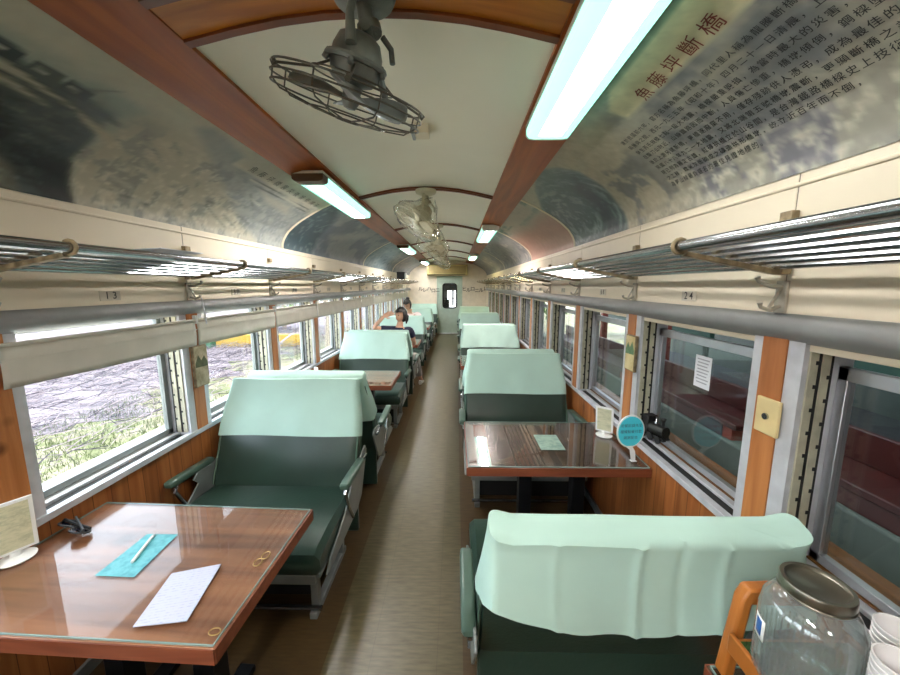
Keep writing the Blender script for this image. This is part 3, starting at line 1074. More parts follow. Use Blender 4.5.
obj('shaded_side', MB().box(-0.062, -0.045, -0.045, 0.045, -0.056, -0.008), GREY, t, bevel=0.002)  # grey slab puts the box's shadow side into the colour

# ------------------------------------------------------------------ luggage racks
def rack(side, label):
    X = lambda v: side * v
    t = thing('luggage_rack', label, 'luggage rack', (X(1.35), 0, 1.78), 0, 'luggage racks above the windows')
    ya, yb = -1.9, 12.3
    D = lambda v: X(v) - X(1.35)
    obj('front_rail', MB().tube([(D(1.0), ya, 0.045), (D(1.0), yb, 0.045)], 0.0165, 12), STEEL, t)
    for i in range(6):
        x = 1.052 + 0.050 * i
        obj('rail', MB().tube([(D(x), ya, 0.040 - 0.012 * i), (D(x), yb, 0.040 - 0.012 * i)], 0.0095, 8), STEEL, t)
    for y in POSTS[4:]:
        mb = MB()
        poly = [(D(1.345), -0.040), (D(1.345), 0.0), (D(1.30), -0.026), (D(1.02), 0.028), (D(1.012), 0.014), (D(1.30), -0.044)]
        mb.prism(poly, y - 0.012, y + 0.012, 'y')
        mb.box(D(1.315), D(1.346), y - 0.022, y + 0.022, -0.045, 0.002)
        mb.tube([(D(1.0) + 0.023 * math.cos(q), y, 0.045 + 0.023 * math.sin(q)) for q in [2 * PI * k / 12 for k in range(12)]], 0.007, 6, True)
        b = obj('bracket', mb, BRASS, t, bevel=0.002)
        obj('upper_anchor', MB().box(D(1.322), D(1.347), y - 0.022, y + 0.022, 0.12, 0.152), BRASS, b, bevel=0.003)
    return t
rack(-1, 'steel luggage rack of parallel rods above the sunny windows')
rack(1, 'bright steel luggage rack of parallel rods above the dark windows')
t = thing('folded_paper', 'white folded sheet lying on the rack above the sunny windows', 'paper', (-1.13, 1.70, 1.838))
mb = MB().prism([(-0.11, 0.0), (0.0, 0.016), (0.12, 0.022), (0.12, 0.026), (0.0, 0.020), (-0.11, 0.004)], -0.13, 0.13, 'y')
obj('sheet', mb, PAPER, t, smooth=False)

# coat hooks and seat number plates
def make_hook(side):
    X = lambda v: side * v
    t = thing('coat_hook', '', 'coat hook')
    obj('base', MB().box(X(-0.012), X(0.0), -0.02, 0.02, -0.055, 0.05), HOOK, t, bevel=0.003)
    mb = MB().tube([(X(-0.006), 0.0, 0.03), (X(-0.045), -0.0, 0.033), (X(-0.085), 0.0, 0.048), (X(-0.092), 0, 0.062)], [0.008, 0.007, 0.006, 0.009], 8)
    obj('upper_prong', mb, HOOK, t)
    mb = MB().tube([(X(-0.006), 0.0, -0.03), (X(-0.04), 0.0, -0.045), (X(-0.07), 0.0, -0.035), (X(-0.074), 0, -0.022)], [0.008, 0.007, 0.006, 0.008], 8)
    mb.tube([(X(-0.008), 0.0, 0.03), (X(-0.045), 0.0, -0.04)], 0.005, 6)
    obj('lower_prong', mb, HOOK, t)
    return t
order = ['first', 'second', 'third', 'fourth', 'fifth', 'sixth', 'seventh', 'eighth', 'ninth', 'tenth', 'eleventh', 'twelfth']
for side, nm in ((-1, 'sunny'), (1, 'dark')):
    hk = None
    for i, y in enumerate(POSTS[6:]):
        lb = 'double coat hook on the cream wall above the %s windows, %s from the end wall' % (nm, order[len(POSTS[6:]) - 1 - i])
        if hk is None:
            hk = make_hook(side)
            hk.location = (side * 1.35, y, 1.665)
            hk['label'] = lb
            hk['group'] = 'coat hooks'
        else:
            copy_tree(hk, (side * 1.35, y, 1.665), 0, lb, group='coat hooks')
PLATE = plain('pale_number_plate', (206, 198, 180), 0.5)
NUMG = plain('dark_grey_figures', (52, 48, 44), 0.6)
def make_plate(side, txt):
    t = thing('seat_number_plate', '', 'number plate')
    obj('plate', MB().box(-side * 0.004, 0, -0.05, 0.05, -0.022, 0.022), PLATE, t)
    vs, fs = text_mesh(txt, 0.048, bold=0.006)
    w = max(v[0] for v in vs)
    obj('figures', MB().add([(-side * 0.0055, -side * (x - w / 2), z0 - 0.014) for x, z0, _ in vs], fs), NUMG, t, smooth=False)
    return t
for side, nm in ((-1, 'sunny'), (1, 'dark')):
    for i in range(11):
        y = POSTS[6] + 0.965 * i + 0.47
        if y > 11.5:
            continue
        p_ = make_plate(side, '%d %d' % (4 * i + (1 if side < 0 else 2), 4 * i + (3 if side < 0 else 4)))
        p_.location = (side * 1.35, y, 1.652)
        p_['label'] = 'small seat number plate above the %s windows, %s from the end wall' % (nm, order[10 - i])
        p_['group'] = 'seat number plates'

# ------------------------------------------------------------------ roller blinds on the sunny side
def make_blind():
    t = thing('roller_blind', '', 'roller blind')
    n = 40
    W = 0.947
    mb = MB()
    mb.grid(n, 6, lambda u, v: (0.006 * math.sin(v * 3) , W * (u - 0.5), -0.155 * v - 0.005 * math.sin(u * PI) * v))
    obj('fabric', mb, BLIND, t, solid=0.002)
    obj('roller_tube', MB().tube([(0.004, -W / 2, 0.002), (0.004, W / 2, 0.002)], 0.008, 10), BLIND, t)
    obj('hem_bar', MB().box(0.0015, 0.010, -W / 2, W / 2, -0.060, -0.052), BLIND, t)
    for ya in (-W / 2 - 0.006, W / 2):
        obj('holder', MB().box(-0.010, 0.012, ya, ya + 0.006, -0.02, 0.03), WHITE, t)
    return t
bl = None
for i, (a, b) in enumerate(zip(POSTS[5:], POSTS[6:])):
    y = (a + b) / 2
    nfe = len(POSTS) - 6 - i
    lb = 'beige roller blind half lowered over the sunny windows, %s from the end wall' % (order[nfe - 1] if nfe <= 12 else 'last')
    if bl is None:
        bl = make_blind(); bl.location = (-1.325, y, 1.488); bl['label'] = lb; bl['group'] = 'roller blinds on the sunny side'
    else:
        copy_tree(bl, (-1.325, y, 1.488), 0, lb, group='roller blinds on the sunny side')
t = thing('pull_strap', 'thin pale strap hanging from the hook over the blinds beside the wagon mural', 'strap', (-1.285, 2.17, 1.625))
obj('strap', MB().tube([(0, 0, 0), (0.012, -0.005, -0.06), (0.02, -0.01, -0.14), (0.012, 0.006, -0.16), (0.004, 0.012, -0.10), (-0.004, 0.01, -0.01)], 0.004, 6), PAPER, t)

# ------------------------------------------------------------------ reversible train benches
def rr(hw, n0, n1, r, k=4):
    """rounded rectangle in (x, n): half width hw, from n0 to n1"""
    pts = []
    for cx, cn, a0 in ((hw - r, n1 - r, 0), (-hw + r, n1 - r, 90), (-hw + r, n0 + r, 180), (hw - r, n0 + r, 270)):
        for i in range(k + 1):
            a = math.radians(a0 + 90 * i / k)
            pts.append((cx + r * math.cos(a), cn + r * math.sin(a)))
    return pts

def ref(loop, m):
    """resample a closed loop to m points by arc length, starting at its first point"""
    P = [Vector((*p, 0)) for p in loop]
    n = len(P)
    d = [0]
    for i in range(n):
        d.append(d[-1] + (P[(i + 1) % n] - P[i]).length)
    out = []
    for k in range(m):
        t = d[-1] * k / m
        i = max(j for j in range(n) if d[j] <= t)
        w = (t - d[i]) / max(1e-9, d[i + 1] - d[i])
        q = P[i].lerp(P[(i + 1) % n], w)
        out.append((q.x, q.y))
    return out

REC = math.radians(22)
BO = Vector((0, 0.60, 0.43))
BT = Vector((0, math.sin(REC), math.cos(REC)))
BN = Vector((0, math.cos(REC), -math.sin(REC)))
BL = 0.665
def bhw(t):
    return 0.462 - 0.03 * float(sm(0.3, 0.66, np.array(t)))
def bth(t):
    return (0.0 + 0.012 * math.sin(PI * min(1, t / BL)), 0.115 - 0.045 * t / BL)
def bp(x, n, t):
    p = BO + BT * t + BN * n
    return (x, p.y, p.z)

def cover_mesh(seed, sag_back, ears, front0=0.305, wr=0.005, hang=0.0, back0=None):
    """cloth slipped over the top of the backrest"""
    r_ = np.random.default_rng(seed)
    ph = r_.uniform(0, 6.28, 8)
    M, K = (220, 20) if hang else (96, 16)
    loops = []
    top = BL + 0.014
    for k in range(K + 1):
        w = k / K
        loop = []
        for j in range(M):
            # position around the loop decides how low the hem hangs
            ttest = BL * 0.75
            hw = bhw(ttest) + 0.012
            f0, f1 = bth(ttest)
            base = ref(rr(hw, -0.012 - 0.0, f1 + 0.012, 0.032), M)
            x, n = base[j]
            back = float(sm(0.03, 0.1, np.array(n)))
            tf = front0 + 0.004 * math.sin(7 * x + ph[0])
            u = x / hw
            tb = (back0 or front0 - 0.03) - sag_back * (1 - abs(u) ** 1.7) + 0.03 * abs(u) ** 4
            t0 = tf * (1 - back) + tb * back
            t = t0 + (top - t0) * w
            hw2 = bhw(t) + 0.012 - 0.006 * w
            f0, f1 = bth(min(t, BL))
            q = ref(rr(hw2, -f0 * 0 - 0.014, f1 + 0.012, 0.03), M)[j]
            x, n = q
            amp = wr * (0.25 + 0.75 * (1 - w))
            side_ = 1 if back > 0.5 else -1
            n += side_ * amp * 0.8 * (2.0 + math.sin(9 * x + ph[1] + 3 * w) + 0.7 * math.sin(21 * x + ph[2] - 4 * w) + 0.5 * math.sin(34 * x * (1 - 0.5 * w) + ph[3]))
            if hang:
                for cx, ca in ((-0.22, 0.006), (0.02, 0.007), (0.25, 0.004), (-0.1, -0.004)):
                    n += back * ca * math.exp(-((x - cx - 0.01 * math.sin(3 * w)) / 0.012) ** 2)
            n += back * hang * (1 - w) ** 1.2
            x *= 1 + 0.012 * math.sin(12 * t + ph[4]) * (abs(u) > 0.9)
            dt = 0
            if w > 0.9:
                dt = ears * max(0, abs(u) - 0.86) / 0.14 - 0.004 * math.sin(8 * x + ph[5])
            loop.append(bp(x, n, t + dt))
        loops.append(loop)
    # close the top with two shrinking rings
    hw2 = bhw(BL) + 0.006
    for sh, up in ((0.012, 0.010), (0.03, 0.013)):
        q = ref(rr(hw2 - sh, -0.014 + sh, bth(BL)[1] + 0.012 - sh, 0.02), M)
        loops.append([bp(x, n, top + up + ears * 0.9 * max(0, abs(x) / hw2 - 0.86) / 0.14) for x, n in q])
    mb = MB()
    mb.loft(loops, False)
    mb.f.append(tuple(range((len(loops) - 1) * M, len(loops) * M)))
    return mb

def make_bench(cover_seed, sag_back=0.0, ears=0.0, wr=0.005, hang=0.0, back0=None, arm0=0.30):
    t = thing('train_bench', '', 'bench')
    # cushion
    mb = MB()
    loops = []
    for y, z0, z1, hw in ((0.0, 0.335, 0.40, 0.452), (0.012, 0.318, 0.425, 0.46), (0.05, 0.31, 0.442, 0.462), (0.2, 0.31, 0.45, 0.462), (0.45, 0.31, 0.438, 0.462), (0.60, 0.31, 0.425, 0.462), (0.645, 0.315, 0.415, 0.455)):
        q = ref(rr(hw, z0, z1, 0.028), 48)
        loops.append([(x, y, z) for x, z in q])
    mb.loft(loops)
    obj('cushion', mb, VINYL, t)
    # backrest
    mb = MB()
    loops = []
    for i in range(15):
        tt = -0.04 + (BL + 0.04) * i / 14
        f0, f1 = bth(max(0, tt))
        q = ref(rr(bhw(tt), -f0, f1, 0.028), 60)
        loops.append([bp(x, n, tt) for x, n in q])
    f0, f1 = bth(BL)
    for sh, up in ((0.008, 0.010), (0.025, 0.018)):
        q = ref(rr(bhw(BL) - sh, -f0 + sh, f1 - sh, 0.02), 60)
        loops.append([bp(x, n, BL + up - 0.012) for x, n in q])
    mb.loft(loops)
    br = obj('backrest', mb, VINYL, t)
    for n in (0.006, 0.105):
        pts = [bp(sx * (bhw(q) - 0.004), n if n < 0.05 else bth(q)[1] - 0.005, q) for sx, qs in ((-1, [0.0, 0.15, 0.3, 0.45, 0.6]), (1, [0.6, 0.45, 0.3, 0.15, 0.0])) for q in qs]
        for half_ in (pts[:5], pts[5:]):
            obj('piping', MB().tube(half_, 0.006, 6), VINYLP, br)
    obj('headrest_cover', cover_mesh(cover_seed, sag_back, ears, wr=wr, hang=hang, back0=back0), CLOTH, t)
    # metal frame
    mb = MB().box(-0.45, 0.45, 0.03, 0.62, 0.285, 0.312)
    mb.box(-0.43, 0.43, 0.015, 0.035, 0.262, 0.312)
    obj('seat_frame', mb, SEATG, t, bevel=0.004)
    for sx in (-1, 1):
        mb = MB().box(sx * 0.36, sx * 0.40, 0.11, 0.15, 0.03, 0.285)
        mb.box(sx * 0.36, sx * 0.40, 0.50, 0.54, 0.03, 0.285)
        mb.box(sx * 0.36, sx * 0.40, 0.08, 0.57, 0.0, 0.035)
        obj('leg_frame', mb, SEATG, t, bevel=0.005)
    mb = MB().tube([(-0.42, 0.10, 0.05), (0.42, 0.10, 0.05)], 0.013, 8)
    obj('foot_rail', mb, STEEL, t)
    obj('rear_panel', MB().box(-0.455, 0.455, 0.665, 0.70, 0.06, 0.46), VINYL, t, bevel=0.01)
    obj('under_panel', MB().box(-0.355, 0.355, 0.2, 0.215, 0.03, 0.284), BLACK, t)
    for sx in (-1, 1):
        # side plate sweeping from the armrest down along the cushion
        poly = [(0.05, 0.285), (0.09, 0.275), (0.60, 0.275), (0.70, 0.31), (0.86, 0.56), (0.83, 0.60), (0.62, 0.56), (0.50, 0.575), (0.46, 0.54), (0.50, 0.50), (0.36, 0.40), (0.12, 0.335)]
        mb = MB().prism(poly, sx * 0.466, sx * 0.478, 'x')
        obj('side_plate', mb, SEATG, t, bevel=0.004)
        mb = MB().tube([(sx * 0.486, 0.80, 0.545), (sx * 0.49, arm0 + 0.25, 0.565), (sx * 0.49, arm0 + 0.06, 0.572), (sx * 0.486, arm0 + 0.04, 0.54), (sx * 0.482, arm0 + 0.10, 0.42), (sx * 0.480, arm0 + 0.18, 0.30)], 0.011, 8)
        obj('arm_tube', mb, STEEL if sx else SEATG, t)
        loops = []
        for y, h, w in ((arm0, 0.010, 0.018), (arm0 + 0.008, 0.020, 0.025), (arm0 + 0.04, 0.024, 0.027), (arm0 + 0.2, 0.024, 0.027), (arm0 + 0.345, 0.022, 0.026), (arm0 + 0.36, 0.012, 0.018)):
            q = ref(rr(w, -h, h * 0.8, min(h, w) * 0.6), 20)
            loops.append([(sx * 0.492 + x, y, 0.60 + z - 0.06 * (y - arm0)) for x, z in q])
        obj('armrest', MB().loft(loops), ARMG, t)
    return t

SX = 0.828
PL = [2.47 + 2.47 * k for k in range(4)]       # planes where two benches stand back to back, sunny side
PR = [0.875] + [0.965 + 2.45 * k for k in range(1, 5)]
DEPTH = 0.967
b1 = make_bench(1)
b2 = make_bench(2, 0.0, 0.0, 0.008)
near = make_bench(5, 0.12, 0.030, 0.005, 0.095, 0.515, 0.45)
near.scale = (1.02, 1.0, 0.945)
nth = ['first', 'second', 'third', 'fourth', 'fifth']
GR = 'green benches with mint covers'
used = set()
def bench(src, loc, rot, label):
    if src.name not in used:
        used.add(src.name)
        src.location = loc
        src.rotation_euler = (0, 0, rot)
        src['label'] = label
        src['group'] = GR
        return src
    return copy_tree(src, loc, rot, label, group=GR)
LABL = ['green bench with mint cover facing the front table that holds the sunglasses',
        'green bench with mint cover right in front of the person in navy',
        'green bench with mint cover in front of the person in pale pink',
        'green bench with mint cover, last but one before the end wall by the sunny windows']
LABB = ['green bench turned to the end wall, back to back with the sunglasses-table bench',
        'green bench on which the person in navy sits',
        'green bench on which the person in pale pink sits',
        'green bench turned to the end wall, last back-to-back pair by the sunny windows']
for k, y in enumerate(PL):
    bench(b1 if k % 2 == 0 else b2, (-SX, y - DEPTH, 0), 0, LABL[k])
    bench(b2 if k % 2 == 0 else b1, (-SX, y + DEPTH, 0), PI, LABB[k])
bench(b2, (-SX, 0.967, 0), PI, 'green bench tucked under the sunglasses table, its back to the viewer')
bench(b1, (-SX, Y1 - 0.99, 0), 0, 'green bench with mint cover standing against the end wall by the sunny windows')
RABL = ['', 'green bench with mint cover behind the walnut table with the round cyan sign',
        'green bench with creased mint cover, second behind the walnut table by the dark windows',
        'green bench with mint cover, third behind the walnut table by the dark windows',
        'green bench with mint cover, closest to the end wall by the dark windows']
for k, y in enumerate(PR):
    if k == 0:
        bench(near, (SX, y + DEPTH, 0), PI, 'green bench seen from behind with a large draped mint cover, before the walnut table')
        continue
    bench(b1 if k != 2 else b2, (SX, y - DEPTH, 0), 0, RABL[k])
    if y + DEPTH < Y1 - 0.05:
        bench(b2 if k != 2 else b1, (SX, y + DEPTH, 0), PI, 'green bench turned to the end wall, back of the %s pair by the dark windows' % nth[k - 1])

# ------------------------------------------------------------------ tables
def make_table(wood_m, L, W, label, loc, rotz=0.0, legs=((-0.12, 0), (0.22, 0)), lw=0.04):
    t = thing('dining_table', label, 'table', loc, rotz, 'tables between the benches')
    obj('tabletop', MB().box(-L / 2, L / 2, -W / 2, W / 2, 0.664, 0.712), wood_m, t, bevel=0.003)
    mb = MB().box(-L / 2 - 0.001, L / 2 + 0.001, -W / 2 - 0.004, -W / 2, 0.664, 0.711).box(-L / 2 - 0.001, L / 2 + 0.001, W / 2, W / 2 + 0.004, 0.664, 0.711)
    mb.box(-L / 2 - 0.004, -L / 2, -W / 2, W / 2, 0.664, 0.711).box(L / 2, L / 2 + 0.004, -W / 2, W / 2, 0.664, 0.711)
    obj('edge_band', mb, TEDGE, t)
    e = 0.008
    g = obj('glass_sheet', MB().box(-L / 2 + e, L / 2 - e, -W / 2 + e, W / 2 - e, 0.7125, 0.7175), TGLASS, t)
    mb = MB()
    for x0, x1, y0, y1 in ((-L / 2 + e - 0.002, L / 2 - e + 0.002, -W / 2 + e - 0.003, -W / 2 + e), (-L / 2 + e - 0.002, L / 2 - e + 0.002, W / 2 - e, W / 2 - e + 0.003), (-L / 2 + e - 0.003, -L / 2 + e, -W / 2 + e, W / 2 - e), (L / 2 - e, L / 2 - e + 0.003, -W / 2 + e, W / 2 - e)):
        mb.box(x0, x1, y0, y1, 0.7125, 0.7178)
    obj('ground_edge', mb, TGEDGE, g)
    for x, y in legs:
        mb = MB().box(x - lw, x + lw, y - lw, y + lw, 0.02, 0.664)
        mb.box(x - 0.035, x + 0.035, y - W * 0.32, y + W * 0.32, 0.0, 0.03)
        obj('leg', mb, IRON, t, bevel=0.004)
    return t
tl = make_table(TABLE, 0.965, 0.615, 'brown wooden table under glass holding sunglasses, a white menu sheet and a turquoise card', (-0.853, 1.155, 0), math.radians(-2.2), ((-0.15, 0), (0.2, 0)))
tr = make_table(TABLED, 1.0, 0.66, 'dark walnut table under glass with a round cyan sign and black legs', (0.846, 2.155, 0))
copy_tree(tl, (-0.85, 3.73, 0), 0, 'wooden table behind the bench at the sunglasses table, with a small white holder')
copy_tree(tl, (-0.85, 6.18, 0), 0, 'wooden table between the person in navy and the bench before the pale pink shirt')
copy_tree(tl, (-0.85, 8.65, 0), 0, 'wooden table beside the person in pale pink')
copy_tree(tr, (0.846, 4.64, 0), 0, 'dark walnut table hidden between the first and second bench pairs by the dark windows')
st = make_table(TABLED, 0.40, 0.62, 'small serving table under the wooden caddy by the dark windows', (1.14, 0.50, 0), 0, ((0.0, -0.1), (0.0, 0.12)))
TZ = 0.7182

# things on the sunny-side table ------------------------------------------------
def card_holder(label, loc, rotz, w, h, face):
    t = thing('menu_holder', label, 'menu holder', loc, rotz, 'white menu holders on the tables')
    obj('base', MB().lathe([(0, 0), (0.05, 0.0), (0.052, 0.004), (0.044, 0.010), (0.016, 0.015), (0.013, 0.03), (0.0, 0.03)], seg=28), WHITE, t)
    tilt = 0.12
    mb = MB(); mb.xf = Matrix.Translation((0, 0, 0.026)) @ Matrix.Rotation(tilt, 4, 'X')
    mb.box(-w / 2, w / 2, -0.004, 0.004, 0, h)
    f = obj('frame', mb, WHITE, t, bevel=0.002)
    mb = MB(); mb.xf = Matrix.Translation((0, 0, 0.026)) @ Matrix.Rotation(tilt, 4, 'X')
    mb.box(-w / 2 + 0.012, w / 2 - 0.012, -0.0055, -0.004, 0.012, h - 0.012)
    obj('card', mb, face, f)
    return t
CARDF = two_tone('printed_menu_card', [(0.40, (186, 186, 156)), (0.5, (206, 204, 172)), (0.62, (216, 212, 182))], 26, (1, 1, 2.2), 0.6)
card_holder('white stand with a printed card at the window end of the sunglasses table', (-1.315, 1.135, TZ), math.radians(60), 0.115, 0.205, CARDF)
card_holder('white stand with a yellowish card beside the round cyan sign', (1.262, 2.25, TZ), math.radians(-38), 0.11, 0.175, CARDF)
card_holder('white stand on the second table by the sunny windows', (-1.17, 3.55, TZ), math.radians(150), 0.06, 0.12, PAPER)

DARKL = plain('dark_lens', (26, 24, 34), 0.08, 0.0, coat=0.6)
t = thing('sunglasses', 'dark folded sunglasses lying on the wooden table near the sunny window', 'sunglasses', (-1.235, 1.305, TZ + 0.012), math.radians(-30))
t.scale = (1.3, 1.3, 1.3)
t.rotation_euler = (math.radians(68), 0, math.radians(-24))
mb = MB()
for sx in (-1, 1):
    mb.tube([(sx * 0.036 + 0.028 * math.cos(2 * PI * k / 20), 0.0 + 0.006 * math.sin(4 * PI * k / 20) * 0.2 - 0.002, 0.027 + 0.022 * math.sin(2 * PI * k / 20)) for k in range(20)], 0.0035, 6, True)
mb.tube([(-0.010, 0, 0.034), (0, 0, 0.038), (0.010, 0, 0.034)], 0.003, 6)
obj('rim', mb, BLACK, t)
for sx in (-1, 1):
    obj('lens', MB().lathe([(0.0, -0.001), (0.026, -0.001), (0.026, 0.001), (0.0, 0.0025)], seg=20), DARKL, t)
    o = [x for x in C.objects if x.parent == t][-1]
    o.location = (sx * 0.036, -0.002, 0.027)
    o.rotation_euler = (PI / 2, 0, 0)
    obj('temple', MB().tube([(sx * 0.062, 0.0, 0.032), (sx * 0.060, 0.005, 0.031), (sx * 0.01, 0.007 + 0.003 * sx, 0.022), (-sx * 0.05, 0.008 + 0.003 * sx, 0.010)], [0.004, 0.004, 0.003, 0.0035], 6), BLACK, t)
TEAL = two_tone('turquoise_print', [(0.4, (58, 150, 158)), (0.55, (92, 178, 184)), (0.7, (70, 140, 150))], 18, rough=0.5)
def flat_quad(name, pts, z, th, m, label, cat, group=None, bevel=0):
    mb = MB().prism(pts, z, z + th, 'z')
    o = obj(name, mb, m, bevel=bevel, smooth=False)
    tag(o, label, cat, group)
    return o
flat_quad('place_card', [(-0.953, 1.062), (-0.812, 1.058), (-0.826, 1.268), (-0.950, 1.268)], TZ, 0.0006, TEAL, 'turquoise printed card on the sunglasses table, under a white pen', 'card')
flat_quad('place_card', [(0.796, 2.03), (0.945, 2.03), (0.945, 2.25), (0.796, 2.25)], TZ, 0.0006, two_tone('green_print', [(0.4, (116, 150, 138)), (0.6, (160, 188, 172))], 18, rough=0.5), 'pale green printed card lying on the dark walnut table', 'card')
t = thing('pen', 'white pen lying across the turquoise card', 'pen', (-0.894, 1.19, TZ + 0.0056), math.radians(106))
obj('barrel', MB().tube([(-0.075, 0, 0), (0.06, 0, 0)], 0.005, 10), WHITE, t)
obj('tip', MB().tube([(0.06, 0, 0), (0.078, 0, 0)], [0.005, 0.0015], 10), GREY, t)
# printed menu sheet with faint grey lines of writing
def sheet_mat():
    m, nt, p = new_mat('menu_sheet_print')
    N, L = nt.nodes, nt.links
    tc = N.new('ShaderNodeTexCoord')
    mp = N.new('ShaderNodeMapping')
    mp.inputs['Rotation'].default_value = (0, 0, math.radians(-14))
    L.new(tc.outputs['Object'], mp.inputs['Vector'])
    wv = N.new('ShaderNodeTexWave'); wv.bands_direction = 'Y'
    wv.inputs['Scale'].default_value = 30
    wv.inputs['Distortion'].default_value = 0
    L.new(mp.outputs['Vector'], wv.inputs['Vector'])
    nz = N.new('ShaderNodeTexNoise'); nz.inputs['Scale'].default_value = 90
    L.new(mp.outputs['Vector'], nz.inputs['Vector'])
    ml = N.new('ShaderNodeMath'); ml.operation = 'MULTIPLY'
    L.new(wv.outputs['Fac'], ml.inputs[0]); L.new(nz.outputs['Fac'], ml.inputs[1])
    rp = N.new('ShaderNodeValToRGB')
    rp.color_ramp.elements[0].position = 0.42
    rp.color_ramp.elements[1].position = 0.62
    rp.color_ramp.elements[0].color = lin((196, 200, 222))
    rp.color_ramp.elements[1].color = lin((172, 176, 200))
    L.new(ml.outputs[0], rp.inputs['Fac'])
    L.new(rp.outputs['Color'], p.inputs['Base Color'])
    p.inputs['Roughness'].default_value = 0.6
    return m
flat_quad('menu_sheet', [(-0.655, 0.882), (-0.512, 0.902), (-0.552, 1.118), (-0.695, 1.074)], TZ, 0.003, sheet_mat(), 'white printed menu sheet on the sunglasses table near its aisle edge', 'menu')
BRASSR = plain('brass_ring_metal', (176, 150, 96), 0.35, 0.8)
t = thing('ring_pair', 'pair of linked brass rings on the sunglasses table by the aisle edge', 'rings', (-0.42, 1.143, TZ))
for dx, dy in ((0.006, 0.018), (-0.006, -0.014)):
    obj('ring', MB().tube([(dx + 0.013 * math.cos(2 * PI * k / 18), dy + 0.018 * math.sin(2 * PI * k / 18), 0.003 + 0.001 * dy * 50) for k in range(18)], 0.0022, 6, True), BRASSR, t)
o = obj('brass_ring', MB().tube([(-0.408 + 0.016 * math.cos(2 * PI * k / 18), 0.872 + 0.011 * math.sin(2 * PI * k / 18), TZ + 0.002) for k in range(18)], 0.0018, 6, True), BRASSR)
tag(o, 'single small brass ring at the front corner of the sunglasses table', 'ring')

# round cyan sign on the walnut table ------------------------------------------
CYAN = plain('cyan_sign', (78, 214, 232), 0.5, var=0.02)
t = thing('speech_bubble_sign', 'round cyan speech-bubble sign with white rim standing on the walnut table', 'sign', (1.255, 1.90, TZ), math.radians(6))
def bubble(r, dz=0.0):
    pts = []
    for k in range(36):
        a = -PI / 2 + 0.22 + (2 * PI - 0.44) * k / 35
        pts.append((r * math.cos(a), 0.178 + 1.18 * r * math.sin(a) + dz))
    return pts
tail = [(0.0, 0.085), (0.006, 0.05), (0.022, 0.004), (0.030, 0.0), (0.040, 0.002), (0.038, 0.03), (0.034, 0.055), (0.032, 0.075)]
def bub(r, grow):
    pts = bubble(r)
    left, right = pts[-1], pts[0]
    return pts + [(left[0], left[1] - 0.002), (0.006, 0.066), (0.018, 0.004), (0.028, 0.0), (0.040, 0.0), (0.038, 0.03), (0.034, 0.06)]
obj('rim', MB().prism(bub(0.080, 0), -0.004, 0.004, 'y'), WHITE, t)
obj('face', MB().prism(bubble(0.0735), -0.0055, -0.004, 'y'), CYAN, t)
mb = MB()
for row, z, n in (('用餐前請先至', 0.205, 6), ('櫃檯點餐付款', 0.170, 6), ('謝謝配合', 0.135, 4)):
    vs, fs = text_mesh(row, 0.021, bold=0.004)
    w = max(v[0] for v in vs)
    mb.add([(x - w / 2, -0.0062, z + v) for x, v, _ in vs], fs)
obj('lettering', mb, plain('sign_ink', (62, 104, 134), 0.6), t, smooth=False)
obj('foot', MB().box(0.012, 0.045, -0.012, 0.012, 0.0, 0.004), WHITE, t, bevel=0.001)

# wooden caddy, dispenser jar and cups ------------------------------------------
CADW = wood('orange_brown_caddy_wood', (150, 84, 30), (188, 116, 50), 'z', rough=0.35, scale=2)
TURF = two_tone('green_turf', [(0.35, (22, 44, 16)), (0.6, (52, 92, 36))], 60, rough=0.95)
t = thing('wooden_caddy', 'orange-brown wooden caddy with a turf-covered shelf around the glass jar', 'caddy', (1.09, 0.565, TZ), 0)
mb = MB()
fx0, fx1, fy, zt = -0.135, 0.145, 0.225, 0.25
prof = [(fx0, 0.0), (fx0 + 0.026, zt - 0.03), (fx0 + 0.04, zt), (fx1 - 0.02, zt + 0.01), (fx1, zt - 0.03), (fx1, 0.0)]
inner = [(fx0 + 0.030, 0.0), (fx0 + 0.052, zt - 0.042), (fx1 - 0.03, zt - 0.045), (fx1 - 0.03, 0.0)]
obj('back_frame', MB().prism([prof[0], prof[1], prof[2], prof[3], prof[4], prof[5], inner[3], inner[2], inner[1], inner[0]], fy - 0.016, fy + 0.016, 'y'), CADW, t, bevel=0.006)
mb = MB().box(fx0 + 0.01, fx1, -0.11, fy - 0.016, 0.10, 0.118)
obj('shelf', mb, CADW, t, bevel=0.003)
for xl in (fx0, fx1):
    obj('shelf_lip', MB().box(xl, xl + 0.012, -0.11, fy - 0.016, 0.085, 0.135), CADW, t, bevel=0.003)
for xl in (fx0 + 0.005, fx1 - 0.03):
    obj('front_leg', MB().box(xl, xl + 0.025, -0.11, -0.085, 0.0, 0.10), CADW, t)
turf = MB().box(fx0 + 0.013, fx1 - 0.001, -0.105, fy - 0.03, 0.118, 0.124)
for i in range(1500):
    x, y = rng.uniform(fx0 + 0.016, fx1 - 0.01), rng.uniform(-0.10, fy - 0.035)
    if math.hypot(x + 0.143, y - 0.09) < 0.0:
        continue
    a, h = rng.uniform(0, 6.28), rng.uniform(0.004, 0.010)
    dx, dy = 0.0012 * math.cos(a), 0.0012 * math.sin(a)
    lx, ly = rng.uniform(-0.005, 0.005, 2)
    turf.add([(x - dx, y - dy, 0.124), (x + dx, y + dy, 0.124), (x + lx, y + ly, 0.124 + h)], [(0, 1, 2)])
o = obj('turf_mat', turf, TURF, t, smooth=False)
o['kind'] = 'stuff'

